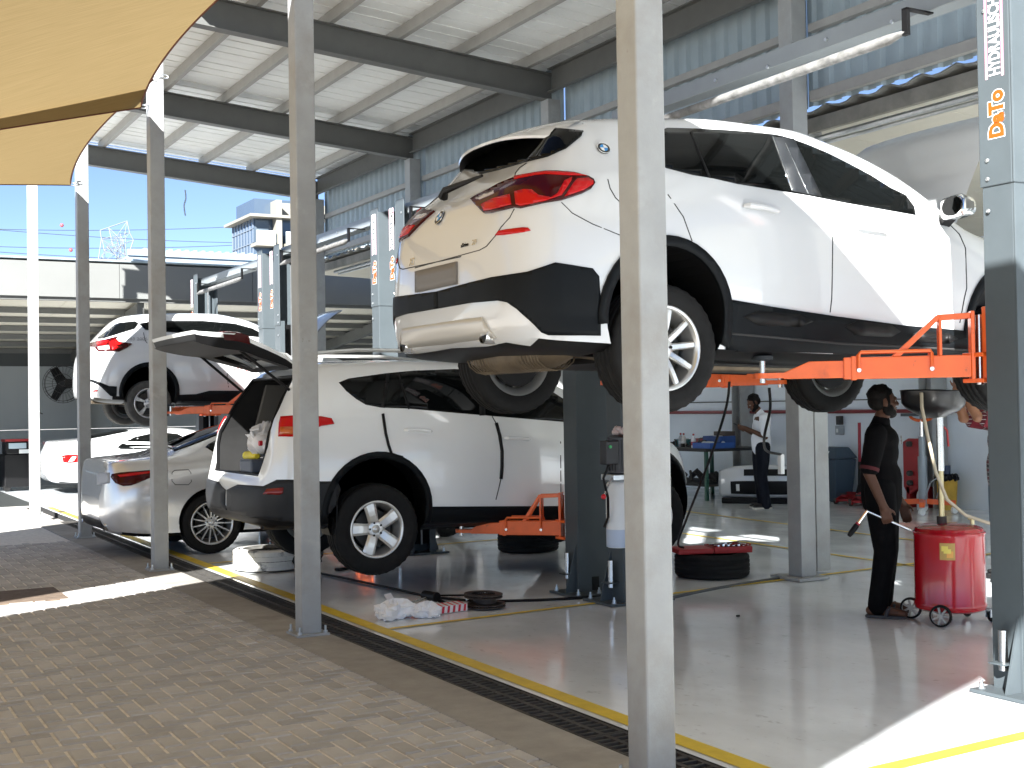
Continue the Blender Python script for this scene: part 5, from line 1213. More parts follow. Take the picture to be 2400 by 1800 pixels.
    return r, f, s, Vector((6.78, 6.66, 0))+W
md_, f_, s_, gp = man_dark()
ra = thing('ratchet', 'long chrome ratchet handle with black and red grip held in a hand', 'wrench', gp)
dr = (Vector((.872, -.489, 0))*.9+Vector((0, 0, -.42))).normalized(); f_ = Vector((.872, -.489, 0))
MB().tube([dr*-.16, dr*.28], .008, 10).build('shaft', M_chrome, ra, smooth=True)
g2 = (dr*-.16); MB().tube([g2, g2+(-f_*.6+Vector((0, 0, -.8))).normalized()*.11], [.009, .010], 8).build('neck', M_chrome, ra, smooth=True)
g3 = g2+(-f_*.6+Vector((0, 0, -.8))).normalized()*.11; g4 = g3+(-f_*.6+Vector((0, 0, -.8))).normalized()*.11
MB().tube([g3, g3.lerp(g4, .15), g3.lerp(g4, .8), g4], [.012, .02, .019, .012], 10).build('grip', M_black, ra, smooth=True); MB().tube([g3.lerp(g4, -.05), g3.lerp(g4, .12)], .016, 10).build('grip_band', mat('red grip', (.4, .02, .04), .4), ra, smooth=True)
# --- man in white polo looking down at a phone
def man_white():
    o = Vector((12.22, 14.36, 0)); r = thing('person', 'man in white polo shirt and navy trousers looking down at a phone', 'person', o)
    f = Vector((-.92, .40, 0)).normalized(); s = Vector((f.y, -f.x, 0)); Mx = Matrix((f, s, Vector((0, 0, 1)))).transposed()
    P = lambda a, b_, z: f*a+s*b_+Vector((0, 0, z))
    b = MB(); b.csm = True
    b.blob(P(0, 0, .93), .115, .15, .13, 16, 10, Mx); b.blob(P(0, 0, 1.10), .10, .145, .18, 16, 10, Mx); b.blob(P(-.01, 0, 1.25), .11, .165, .14, 16, 10, Mx)
    limb(b, [P(-.01, 0, 1.32), P(.045, 0, 1.45)], [.068, .054])
    kn = {1: (P(.01, .09, .48), P(-.03, .09, .085)), -1: (P(.03, -.09, .48), P(-.02, -.10, .085))}
    for sg in (1, -1):
        k, a = kn[sg]; limb(b, [P(0, sg*.085, .90), k, a], [.085, .056, .04]); limb(b, [a-f*.04-Vector((0, 0, .03)), a+f*.12-Vector((0, 0, .045))], [.035, .03])
    el = {1: P(-.04, .225, 1.05), -1: P(.0, -.22, 1.05)}; wr = {1: P(.21, .10, 1.16), -1: P(.24, -.06, 1.18)}
    for sg in (1, -1): limb(b, [P(-.02, sg*.17, 1.325), el[sg], wr[sg]], [.052, .04, .028])
    hand(b, wr[1], f+Vector((0, 0, .25))-s*.2, -s+Vector((0, 0, .6)), .7, .95, -1); hand(b, wr[-1], f+Vector((0, 0, .2))+s*.2, s+Vector((0, 0, .5)), .7, .95, 1)
    hr, bd = MB(), MB(); hf = (f+Vector((0, 0, -.55))).normalized(); hu = (Vector((0, 0, 1))+f*.5).normalized(); hc = P(.095, 0, 1.545)
    head(b, hr, bd, hc, hf, hu); eyes(r, hc, hf, hu)
    remesh(b, 'body', M_skin, r, .008); remesh(hr, 'hair', M_hair, r, .007, 2); remesh(bd, 'beard', M_hair, r, .007, 2)
    t = MB(); t.blob(P(0, 0, 1.02), .128, .165, .17, 18, 12, Mx); t.blob(P(-.005, 0, 1.19), .128, .178, .17, 18, 12, Mx); t.blob(P(-.022, 0, 1.31), .10, .16, .075, 16, 10, Mx); limb(t, [P(0, 0, .90), P(0, 0, 1.02)], [.142, .148]); limb(t, [P(-.005, 0, 1.35), P(.02, 0, 1.41)], [.08, .066])
    for sg in (1, -1): limb(t, [P(-.02, sg*.155, 1.32), P(-.02, sg*.17, 1.325).lerp(el[sg], .8)], [.088, .072])
    remesh(t, 'polo_shirt', mat('white polo cloth', (.78, .8, .84), .9, 0, .04, 10, .2, 14), r, .011, 3)
    q = MB()
    for sg in (1, -1): k, a = kn[sg]; limb(q, [P(0, sg*.08, .90), P(.01, sg*.085, .7), k, k.lerp(a, .6), a-Vector((0, 0, .03))], [.112, .102, .085, .078, .078], 14)
    q.blob(P(0, 0, .90), .13, .16, .08, 16, 10, Mx); remesh(q, 'trousers', mat('navy trousers', (.010, .012, .018), .9, 0, .2, 16, .25, 12, spec=.15), r, .011, 2)
    for sg in (1, -1):
        k, a = kn[sg]; M = axes(Vector((a.x, a.y, 0)), f, (-f.y, f.x, 0), (0, 0, 1)); so_ = [(-.09, -.03), (-.05, -.042), (.06, -.046), (.15, -.045), (.19, -.02), (.19, .02), (.15, .045), (.06, .044), (-.05, .042), (-.09, .03)]
        sh = MB().prism(so_, 2, .022, .05, M).prism([(x*.9, y*.9) for x, y in so_], 2, .05, .075, M).build('shoe', mat('black shoe', (.02, .02, .022), .7), r, bevel=.012); MB().prism([(x*1.03, y*1.06) for x, y in so_], 2, .001, .023, M).build('sole', mat('white sole', (.6, .58, .52), .7), sh, bevel=.004)
    p = thing('phone', 'dark phone held in both hands of the man in white', 'phone', o+P(.335, .02, 1.215))
    pd = (f+Vector((0, 0, .55))).normalized(); M = axes((0, 0, 0), pd, s, pd.cross(s)); MB().box(-.06, .075, -.037, .037, -.004, .004, M).build('case', M_black, p, bevel=.003); MB().box(-.055, .07, -.033, .033, -.0052, -.0042, M).build('screen', mat('phone screen', (.05, .06, .08), .1), p)
man_white()
# --- man in plaid shirt reaching up to the front wheel, mostly behind the lift post
def man_plaid():
    o = Vector((8.95, 7.36, 0)); r = thing('person', 'man in plaid shirt and blue jeans reaching up towards the tyre behind the lift post', 'person', o)
    f = Vector((-.85, .5, 0)).normalized(); s = Vector((f.y, -f.x, 0)); Mx = Matrix((f, s, Vector((0, 0, 1)))).transposed()
    P = lambda a, b_, z: f*a+s*b_+Vector((0, 0, z))
    b = MB(); b.csm = True
    b.blob(P(0, 0, .93), .12, .155, .13, 16, 10, Mx); b.blob(P(0, 0, 1.10), .12, .155, .18, 16, 10, Mx); b.blob(P(-.01, 0, 1.25), .12, .17, .14, 16, 10, Mx); limb(b, [P(-.01, 0, 1.32), P(.03, 0, 1.45)], [.068, .056])
    kn = {1: (P(.02, .10, .48), P(-.04, .11, .085)), -1: (P(.03, -.10, .48), P(.0, -.13, .085))}
    for sg in (1, -1):
        k, a = kn[sg]; limb(b, [P(0, sg*.085, .90), k, a], [.088, .058, .04]); limb(b, [a-f*.04-Vector((0, 0, .03)), a+f*.12-Vector((0, 0, .045))], [.035, .03])
    el = {1: P(.30, .14, 1.39), -1: P(.28, -.16, 1.40)}; wr = {1: P(.37, .10, 1.64), -1: P(.40, -.06, 1.66)}
    for sg in (1, -1): limb(b, [P(-.01, sg*.17, 1.34), el[sg], wr[sg]], [.056, .046, .033])
    hand(b, wr[1], Vector((.1*f.x, .1*f.y, 1)), f, .45, 1.0, -1); hand(b, wr[-1], Vector((.1*f.x, .1*f.y, 1)), f, .45, 1.0, 1)
    hr, bd = MB(), MB(); hf = (f+Vector((0, 0, .5))).normalized(); hc = P(.04, 0, 1.55); head(b, hr, bd, hc, hf, (0, 0, 1)); eyes(r, hc, hf, (0, 0, 1))
    remesh(b, 'body', mat('tan skin', (.27, .12, .06), .5, 0, .08, 12), r, .008); remesh(hr, 'hair', M_hair, r, .008, 2); remesh(bd, 'beard', M_hair, r, .008, 2)
    m = bpy.data.materials.new('plaid cloth'); m.use_nodes = True; t = m.node_tree; bs = t.nodes['Principled BSDF']; bs.inputs['Roughness'].default_value = .9
    tc = t.nodes.new('ShaderNodeTexCoord'); cur = None
    base = (.012, .011, .013, 1)
    for d, sc, c in (('X', 4.5, (.10, .012, .02, 1)), ('Z', 4.5, (.10, .012, .02, 1)), ('Z', 9, (.45, .43, .42, 1)), ('X', 9, (.4, .38, .38, 1))):
        w_ = t.nodes.new('ShaderNodeTexWave'); w_.bands_direction = d; w_.inputs['Scale'].default_value = sc; t.links.new(tc.outputs['Object'], w_.inputs[0]); g = t.nodes.new('ShaderNodeMath'); g.operation = 'GREATER_THAN'; g.inputs[1].default_value = .95 if sc > 5 else .72
        t.links.new(w_.outputs['Fac'], g.inputs[0]); mx = t.nodes.new('ShaderNodeMix'); mx.data_type = 'RGBA'; mx.inputs[6].default_value = base; mx.inputs[7].default_value = c
        if cur: t.links.new(cur, mx.inputs[6])
        t.links.new(g.outputs[0], mx.inputs[0]); cur = mx.outputs[2]
    t.links.new(cur, bs.inputs['Base Color'])
    h = MB(); h.blob(P(0, 0, 1.02), .14, .17, .18, 18, 12, Mx); h.blob(P(-.005, 0, 1.19), .14, .182, .17, 18, 12, Mx); h.blob(P(-.022, 0, 1.31), .11, .165, .075, 16, 10, Mx); limb(h, [P(0, 0, .86), P(0, 0, 1.0)], [.15, .155])
    for sg in (1, -1): limb(h, [P(-.01, sg*.16, 1.335), P(-.01, sg*.17, 1.34).lerp(el[sg], .75)], [.08, .07])
    remesh(h, 'plaid_shirt', m, r, .011, 3)
    for sg in (1, -1):
        q0 = P(-.01, sg*.17, 1.34).lerp(el[sg], .45); q1 = P(-.01, sg*.17, 1.34).lerp(el[sg], .82); MB().tube([q0, q1], [.077, .074], 16).build('sleeve', mat('dark red sleeve', (.16, .01, .02), .9), r, smooth=True)
    q = MB()
    for sg in (1, -1): k, a = kn[sg]; limb(q, [P(0, sg*.08, .90), P(.01, sg*.085, .7), k, k.lerp(a, .6), a-Vector((0, 0, .02))], [.115, .104, .085, .075, .072], 14)
    q.blob(P(0, 0, .90), .135, .165, .08, 16, 10, Mx); remesh(q, 'jeans', mat('blue denim', (.03, .06, .11), .9, 0, .25, 20, .2, 14), r, .011, 2)
    for sg in (1, -1):
        k, a = kn[sg]; M = axes(Vector((a.x, a.y, 0)), f, (-f.y, f.x, 0), (0, 0, 1)); so_ = [(-.09, -.03), (-.05, -.042), (.06, -.046), (.15, -.045), (.19, -.02), (.19, .02), (.15, .045), (.06, .044), (-.05, .042), (-.09, .03)]
        MB().prism(so_, 2, .001, .05, M).prism([(x*.9, y*.9) for x, y in so_], 2, .05, .08, M).build('shoe', M_black, r, bevel=.012)
man_plaid()
# ================================================================ tyres lying on the floor
def floor_tyre(label, x, y, z, R, W, mts, white=False, rot=0):
    r = thing('tyre', label, 'tyre', (x, y, z))
    tm = tyre_mesh(R, W, .215, mts)
    o = link('carcass', tm, r); o.rotation_euler = (PI/2, 0, rot); o.location = (0, 0, W/2)
    if white:
        b = MB(); n = 48; pr = [(R-.004, -.09), (R+.003, -.085), (R+.003, -.055), (R-.002, -.05), (R+.003, -.045), (R+.003, -.01), (R-.002, -.005), (R+.003, .0), (R+.003, .04), (R-.002, .045), (R+.003, .05), (R+.003, .085), (R-.02, .10), (R-.09, .102)]
        b.csm = True; b.lathe(pr, n, cap=False); q = b.build('paint', mat('flaking white tyre paint', (.62, .61, .57), .85, 0, .12, 9, stains=[((.06, .06, .055), 7, .56, .66, .85)]), r, smooth=True); q.location = (0, 0, W/2)
    else:
        pass
    return r
floor_tyre('worn tyre painted white around its tread lying beside the yellow edge line', 3.93, 11.95, .004, .335, .205, M_rubdust, True)
floor_tyre('black tyre lying flat on the floor carrying the red socket case', 7.08, 9.02, .002, .335, .215, M_rubber)
floor_tyre('black tyre lying flat under the near orange arm of the low lift', 6.75, 11.75, .002, .33, .21, M_rubber)
# red socket case open on the tyre
sc = thing('socket_case', 'open red socket case full of chrome sockets resting on a tyre', 'tool case', (7.05, 9.0, .222), -.35)
M_redp = mat('red plastic case', (.32, .012, .015), .45, 0, .1, 8)
MB().box(-.01, .34, -.15, .15, 0, .012).box(-.01, .34, -.15, -.138, .012, .055).box(-.01, .34, .138, .15, .012, .055).box(.328, .34, -.138, .138, .012, .055).box(-.01, .0, -.138, .138, .012, .055).build('tray', M_redp, sc, bevel=.004)
MB().box(-.34, -.015, -.15, .15, 0, .045).build('lid', M_redp, sc, bevel=.01)
rg = random.Random(11)
for k in range(14): MB().tube([(.04+.047*(k % 6), -.10+.08*(k//6), .012), (.04+.047*(k % 6), -.10+.08*(k//6), .06+.02*rg.random())], .012+.006*rg.random(), 10).build('socket', M_chrome, sc, smooth=True)
MB().tube([(.02, .11, .05), (.30, .10, .07)], .008, 8).build('ratchet_handle', M_chrome, sc, smooth=True)
MB().tube([(.34, -.04, .03), (.36, -.04, .06), (.36, .04, .06), (.34, .04, .03)], .008, 6).build('case_handle', M_redp, sc, smooth=True)
# ================================================================ parts on the floor by the low lift
M_rust = mat('brown brake iron', (.055, .042, .035), .6, .5, .25, 12)
for k, (dx, dy, dz, t_) in enumerate(((0, 0, .012, 0), (-.015, .02, .085, .03))):
    d = thing('brake_disc', 'vented rusty brake disc lying flat beneath the other on the floor' if k == 0 else 'vented rusty brake disc resting on top of the other', 'brake disc', (4.56+dx, 8.60+dy, dz)); d.rotation_euler = (t_, t_*.5, 0)
    m = MB()
    for z0, z1 in ((0, .009), (.019, .028)): m.csm = True; m.lathe([(.095, z0), (.148, z0), (.15, z0+.001), (.15, z1-.001), (.148, z1), (.095, z1), (.095, z0)], 40, cap=False)
    m.build('friction_ring', M_rust, d, smooth=True)
    v = MB()
    for q in range(36): v.box(.10, .146, -.003, .003, .0085, .0195, Matrix.Rotation(2*PI*q/36, 4, 'Z'))
    v.build('vane', M_rust, d)['kind'] = 'stuff'
    if k == 0: MB().lathe([(.095, .028), (.08, .03), (.078, .07), (.035, .07), (.035, .03)], 30, cap=False).build('hat', M_rust, d, smooth=True)
    else: MB().lathe([(.097, .0), (.08, -.002), (.078, -.035), (.035, -.035)], 30, cap=False).build('hat', M_rust, d, smooth=True)
bx = thing('parts_box', 'red and white striped cardboard parts box lying on the floor', 'box', (4.24, 8.62, .004), .15)
MB().box(-.13, .13, -.075, .075, 0, .055).build('carton', mat('white carton', (.75, .72, .72), .6), bx, bevel=.003)
M_rstr = mat('red carton print', (.6, .02, .04), .6)
for k in range(5):
    x = -.11+k*.05
    MB().add([(x, -.0755, .002), (x+.022, -.0755, .002), (x+.03, -.0755, .053), (x+.008, -.0755, .053)], [(0, 1, 2, 3)]).build('red_stripe', M_rstr, bx)
    MB().add([(x, -.074, .0556), (x+.018, -.074, .0556), (x+.060, .074, .0556), (x+.042, .074, .0556)], [(0, 1, 2, 3)]).build('red_stripe', M_rstr, bx)
for k in range(3):
    y = -.06+k*.045; MB().add([(.1305, y, .002), (.1305, y+.022, .002), (.1305, y+.028, .053), (.1305, y+.006, .053)], [(0, 1, 2, 3)]).build('red_stripe', M_rstr, bx)
# crumpled white bag
def crumple(name, label, cat_, loc, rx, ry, rz_, seed, mt, jit=.33, n=26, m_=14):
    rs = random.Random(seed); m = MB(); vs = []
    for i in range(m_+1):
        th = PI*i/m_
        for j in range(n):
            a = 2*PI*j/n; k = 1+.28*math.sin(3*a+seed)+.16*math.sin(5*a+2*th+seed)+rs.uniform(-jit, jit)*.5
            vs.append((rx*math.sin(th)*math.cos(a)*k, ry*math.sin(th)*math.sin(a)*k, max(0, rz_*(math.cos(th)*(1+rs.uniform(-jit, jit))+.75))))
    m.add(vs, [(i*n+j, i*n+(j+1) % n, (i+1)*n+(j+1) % n, (i+1)*n+j) for i in range(m_) for j in range(n)])
    o = m.build(name, mt); o.location = loc
    return tag(o, label, cat_)
M_bag = mat('white plastic bag', (.82, .82, .83), .45, 0, .05, 20)
crumple('plastic_bag', 'crumpled white plastic bag with small dark marks on the workshop floor', 'bag', (3.76, 8.55, .003), .15, .10, .075, 2, M_bag)
crumple('plastic_bag', 'smaller crumpled white bag beside the striped parts box', 'bag', (4.0, 8.47, .003), .11, .085, .06, 5, M_bag)
cb = thing('open_carton', 'small torn red and white carton standing behind the crumpled bag', 'box', (3.87, 8.78, .004), .6)
MB().box(-.05, .05, -.035, .035, 0, .10).build('carton', mat('white carton', (.75, .72, .72), .6), cb); MB().box(-.051, .051, -.036, .036, .03, .06).build('red_band', M_rstr, cb); MB().add([(-.05, .035, .1), (.05, .035, .1), (.06, .07, .14), (-.04, .07, .14)], [(0, 1, 2, 3)]).build('flap', mat('white carton', (.75, .72, .72), .6), cb)
hm = thing('hammer', 'black headed mallet with steel handle lying by the crumpled bag', 'hammer', (4.27, 9.0, .03), .25)
MB().tube([(-.30, 0, .0), (.0, 0, .03)], .011, 10).build('handle', M_steel, hm, smooth=True); MB().tube([(.0, -.09, .04), (.0, .07, .04)], .038, 14).build('head', M_black, hm, bevel=.004); MB().tube([(.06, -.13, -.02), (.04, -.02, .02)], [.018, .016], 8).build('grip', M_black, hm, smooth=True)
ac = thing('wiper_arm', 'long black wiper arm lying slanted on the floor cable', 'wiper', (4.62, 9.22, .012), -.55)
MB().box(-.24, .20, -.012, .012, 0, .012).box(-.24, .1, .016, .03, 0, .01).build('arm', M_black, ac); MB().tube([(.15, 0, .01), (.22, 0, .012)], .02, 10).build('pivot', M_iron, ac)
bj = thing('ball_joint', 'small steel ball joint rod lying behind the brake discs', 'ball joint', (4.72, 9.0, .02), .3)
MB().tube([(-.16, 0, 0), (0, 0, .01)], .009, 8).build('rod', M_steel, bj); b_ = MB(); b_.blob((0, 0, .01), .026, .026, .026, 10, 8); b_.build('ball', M_iron, bj); MB().tube([(.05, .02, 0), (.16, .05, .02)], .012, 8).build('stud', M_iron, bj)
# cables on the floor
def cable(name, label, pts, r, mt=M_black):
    P = [Vector(p) for p in pts]; Q = []
    for i in range(len(P)-1):
        p0, p1, p2, p3 = P[max(i-1, 0)], P[i], P[i+1], P[min(i+2, len(P)-1)]
        for k in range(8):
            t = k/8; Q.append(.5*((2*p1)+(-p0+p2)*t+(2*p0-5*p1+4*p2-p3)*t*t+(-p0+3*p1-3*p2+p3)*t**3))
    Q.append(P[-1]); return tag(MB().tube(Q, r, 8).build(name, mt, smooth=True), label, 'cable')
cable('air_hose', 'black rubber hose snaking over the floor past the brake discs to the lift post', [(4.15, 11.5, .014), (4.25, 10.9, .012), (4.36, 9.9, .012), (4.42, 9.35, .012), (4.62, 8.92, .012), (4.95, 8.70, .012), (5.3, 8.58, .012), (5.75, 8.48, .012)], .011)
cable('floor_cable', 'flat dark cable duct running along the yellow line to the column base', [(6.0, 8.16, .008), (6.5, 8.33, .008), (7.0, 8.45, .008), (7.45, 8.52, .008)], .014, mat('dark duct', (.06, .065, .07), .6))
cable('hanging_hose', 'long black air hose hanging from under the lifted crossover to the socket case', [(5.68, 7.0, 1.70), (5.72, 7.1, 1.50), (5.95, 7.6, 1.1), (6.35, 8.4, .62), (6.62, 8.9, .34), (6.75, 9.0, .28)], .010)
cable('hose_drop', 'black hose hanging in a curve from the orange arm to the column', [(6.30, 7.3, 1.66), (6.34, 7.34, 1.5), (6.5, 7.6, 1.28), (6.95, 8.1, 1.15), (7.35, 8.38, 1.10)], .011)
tag(MB().box(7.33, 7.37, 8.36, 8.40, .93, 1.10).build('blow_gun', M_panel), 'white blow gun hanging on a hose at the column', 'blow gun')
for k, (x, y) in enumerate(((4.16, 11.45), (4.5, 11.42))):
    o = thing('rubber_scrap', 'small black rubber scrap on the floor near the hanging wheel' if k else 'dark tool roll on the floor beside the white painted tyre', 'scrap', (x, y, .004), .4)
    MB().box(-.09, .09, -.03, .03, 0, .022).build('piece', M_black, o, bevel=.006); MB().tube([(.05, 0, .02), (.16, .05, .008)], .01, 6).build('tail', M_black, o)
crumple('dark_bag', 'black plastic bag leaning against the white painted tyre', 'bag', (4.22, 11.72, .003), .15, .12, .13, 9, mat('black bin bag', (.012, .012, .013), .35), .2)
tag(MB().box(-.012, .012, -.008, .008, 0, .012).build('floor_debris', M_black), 'tiny black fragment lying on the grey floor', 'debris').location = (5.88, 7.2, .002)
# ================================================================ red oil drainer
dr_ = thing('oil_drainer', 'red wheeled waste oil drum with black drain pan on a tall brass pole', 'oil drainer', (6.97, 6.22, 0))
M_drum = mat('glossy red drum paint', (.40, .006, .014), .2, 0, .05, 4, coat=.35); M_brass = mat('brass tube', (.5, .42, .24), .3, .9, .2, 12)
m = MB(); m.csm = True
m.lathe([(.0, .085), (.21, .085), (.238, .10), (.245, .125), (.243, .14), (.238, .155), (.238, .60), (.243, .615), (.238, .63), (.226, .655), (.18, .675), (.0, .685)], 44, cap=False); m.build('drum', M_drum, dr_, smooth=True)
MB().tube([(.234*math.cos(a), .234*math.sin(a), .625) for a in [i*PI/20 for i in range(40)]], .012, 8, closed=True).build('rim_bead', M_drum, dr_, smooth=True)
th = math.atan2(-6.22, -6.97)-.05; a0 = th
lb = MB(); lb.sheet(lambda u, v: Vector((.2405*math.cos(a0+.42*(u-.5)), .2405*math.sin(a0+.42*(u-.5)), .455+.115*v)), 8, 1); lp_ = lb.build('label_plate', mat('gold label', (.42, .27, .08), .4, .3), dr_)
for k, (u0, u1, v0, v1) in enumerate(((-.16, .02, .515, .55), (-.02, .16, .47, .515), (-.1, .1, .50, .53))):
    q = MB(); q.sheet(lambda u, v: Vector(((.2412+k*.0004)*math.cos(a0+u0+(u1-u0)*u), (.2412+k*.0004)*math.sin(a0+u0+(u1-u0)*u), v0+(v1-v0)*v)), 4, 1); q.build('label_print', mat('yellow label print', (.75, .62, .12), .5) if k != 1 else mat('orange label print', (.7, .35, .08), .5), lp_)
MB().tube([(.0, .06, .67), (0, .06, 1.42)], .02, 12).build('outer_tube', M_brass, dr_, smooth=True); MB().tube([(.0, .06, 1.05), (0, .06, 1.46)], .026, 12).build('slide_tube', M_steel, dr_, smooth=True); MB().tube([(0, .06, .66), (0, .06, .73)], .035, 12).build('collar', M_iron, dr_, smooth=True)
MB().tube([(.03, .05, 1.36), (.05, .04, 1.33), (.06, .04, 1.22)], .008, 8).build('valve_handle', M_redp, dr_, smooth=True)
pn = MB(); pn.csm = True; Mp = Matrix.Translation((-.02, .10, 1.46)) @ Matrix.Rotation(.05, 4, 'Y')
pn.lathe([(.02, -.04), (.08, -.03), (.18, .02), (.215, .06), (.225, .145), (.232, .15), (.225, .155), (.218, .145), (.208, .06), (.08, .0), (.0, -.005)], 40, Mp, cap=False); pn.build('drain_pan', mat('black pan', (.01, .01, .011), .3), dr_, smooth=True)
cP = [(-.24, -.0, 1.60), (-.26, -.02, 1.5), (-.22, -.03, 1.3), (-.17, -.05, 1.05), (-.1, -.08, .86), (.02, -.13, .75), (.16, -.17, .70), (.22, -.19, .68)]
MB().tube([Vector(p) for p in cP], .012, 8).build('drain_hose', mat('tan hose', (.42, .36, .26), .5), dr_, smooth=True)
MB().tube([(.20, -.20, .40), (.235, -.22, .62), (.27, -.24, .72), (.30, -.26, .80)], .012, 8).build('push_handle', M_drum, dr_, smooth=True)
MB().tube([(.24, -.22, .66), (.29, -.23, .62), (.305, -.235, .45), (.31, -.24, .2), (.29, -.235, .14)], .011, 8).build('sight_tube', M_brass, dr_, smooth=True)
MB().tube([(.1, -.12, .68), (.1, -.12, .72)], .015, 8).tube([(.06, -.12, .72), (.14, -.12, .72)], .006, 6).build('valve', M_brass, dr_)
M_wh = mat('grey trolley wheel', (.4, .4, .38), .4)
for (x, y) in ((-.23, -.12), (-.13, .24)):
    W = axes((x, y, .075), (.5, -.87, 0), (0, 0, 1), (-.87, -.5, 0)); w_ = MB().lathe([(.06, -.018), (.072, -.018), (.075, -.01), (.075, .01), (.072, .018), (.06, .018)], 24, W, cap=False).build('wheel', M_rubber, dr_, smooth=True)
    sp_ = MB().lathe([(.06, -.012), (.062, -.016), (.062, .016), (.06, .012)], 24, W, cap=False).lathe([(.016, -.02), (.016, .02)], 14, W)
    for k in range(7): sp_.box(.012, .062, -.006, .006, -.012, .012, W @ Matrix.Rotation(2*PI*k/7, 4, 'Z'))
    sp_.build('hub', M_wh, w_)
for (x, y) in ((.20, -.17), (.24, .08)):
    c = MB().box(x-.02, x+.025, y-.022, y-.016, .035, .095).box(x-.02, x+.025, y+.016, y+.022, .035, .095).box(x-.025, x+.03, y-.022, y+.022, .09, .097).build('caster', M_zinc, dr_); MB().lathe([(.035, -.012), (.038, -.008), (.038, .008), (.035, .012)], 18, axes((x+.02, y, .0385), (1, 0, 0), (0, 0, 1), (0, -1, 0))).build('caster_wheel', M_rubber, c, smooth=True)
# ================================================================ things along the back wall
wb_ = thing('workbench', 'dark workbench with green legs against the white wall', 'workbench', (12.9, 17.2, 0))
M_gr = mat('green bench steel', (.02, .09, .06), .5)
MB().box(-.45, .75, -1.25, 1.4, .78, .83).build('bench_top', mat('dark bench top', (.02, .02, .02), .6), wb_); MB().box(-.40, .7, -1.2, 1.35, .22, .25).build('shelf', M_iron, wb_)
for x in (-.40, .68):
    for y in (-1.18, .05, 1.33): MB().box(x-.025, x+.025, y-.025, y+.025, 0, .78).build('leg', M_gr, wb_)
for k, (x, y, a, b2, h, c, lab) in enumerate(((12.95, 16.25, .16, .22, .19, (.02, .07, .25), 'blue open parts crate on the workbench'), (13.0, 16.75, .12, .16, .14, (.25, .02, .03), 'dark red tool box on the workbench'), (12.75, 16.15, .25, .22, .09, (.02, .09, .35), 'flat blue tray at the end of the workbench'), (13.1, 16.30, .1, .15, .26, (.07, .05, .04), 'brown carton standing on the workbench'), (13.0, 17.25, .1, .12, .12, (.05, .2, .22), 'teal tin box on the workbench'))):
    o = thing('crate' if k in (0, 2) else 'box', lab, 'crate' if k in (0, 2) else 'box', (x, y, .83 if k != 3 else .83)); mt = mat('bench box %d' % k, c, .5, 0, .15, 8)
    MB().box(-a, a, -b2, b2, 0, .012).box(-a, -a+.012, -b2, b2, .012, h).box(a-.012, a, -b2, b2, .012, h).box(-a+.012, a-.012, -b2, -b2+.012, .012, h).box(-a+.012, a-.012, b2-.012, b2, .012, h).build('shell', mt, o)
    cn = MB()
    for q in range(7): cn.blob((rg.uniform(-a, a)*.7, rg.uniform(-b2, b2)*.7, h*.8), .05, .05, .045, 8, 6)
    cn.build('contents', M_iron if k % 2 else M_zinc, o)['kind'] = 'stuff'
vi = thing('vise', 'red bench vise with a long black handle at the workbench end', 'vise', (12.65, 17.65, .83)); MB().box(-.08, .1, -.07, .07, 0, .05).box(-.05, .07, -.05, .05, .05, .16).build('body', M_redp, vi, bevel=.01); MB().tube([(-.05, 0, .12), (-.3, 0, .12)], .018, 8).tube([(-.28, .14, .2), (-.28, -.14, .05)], .012, 8).build('screw_handle', M_iron, vi); MB().tube([(.0, .05, .16), (.02, .03, .42)], .016, 8).build('upright_bar', M_black, vi)
for k, (x, y, c, lab) in enumerate(((12.62, 16.5, (.75, .75, .78), 'white bottle with red label on the workbench edge'), (12.8, 17.0, (.65, .62, .6), 'pale plastic bottle among clutter on the workbench'), (12.85, 17.15, (.4, .42, .45), 'small grey can among clutter on the workbench'))):
    o = thing('bottle', lab, 'bottle', (x, y, .83)); MB().lathe([(.038, 0), (.04, .01), (.04, .13), (.03, .17), (.014, .19), (.014, .2)], 16).build('flask', mat('bottle %d' % k, c, .4), o, smooth=True); MB().lathe([(.016, .2), (.016, .23)], 12).build('cap', M_redp, o); MB().lathe([(.0405, .04), (.0405, .10)], 16, cap=False).build('label_band', M_redp if k == 0 else M_panel, o)
cl_ = thing('tool_clutter', 'jumble of small tools and parts lying on the workbench', 'tools', (12.9, 16.9, .83)); cl_m = MB()
for k in range(46):
    x, y = rg.uniform(-.25, .4), rg.uniform(-.6, .9); cl_m.box(x-.03, x+.03, y-.02, y+.02, 0, rg.uniform(.03, .13), None) if k % 2 else cl_m.tube([(x, y, .02), (x+rg.uniform(-.1, .1), y+rg.uniform(-.1, .1), rg.uniform(.02, .12))], .014, 6)
q = cl_m.build('pieces', M_iron, cl_); q['kind'] = 'stuff'
sf = thing('shelf_clutter', 'metal car parts piled on the lower workbench shelf', 'car parts', (12.9, 17.1, .25)); cl_m = MB()
for k in range(26): x, y = rg.uniform(-.3, .5), rg.uniform(-1, 1.2); cl_m.tube([(x, y, .05), (x+rg.uniform(-.15, .15), y+rg.uniform(-.15, .15), rg.uniform(.04, .2))], rg.uniform(.02, .05), 8)
cl_m.build('pieces', M_iron, sf)['kind'] = 'stuff'
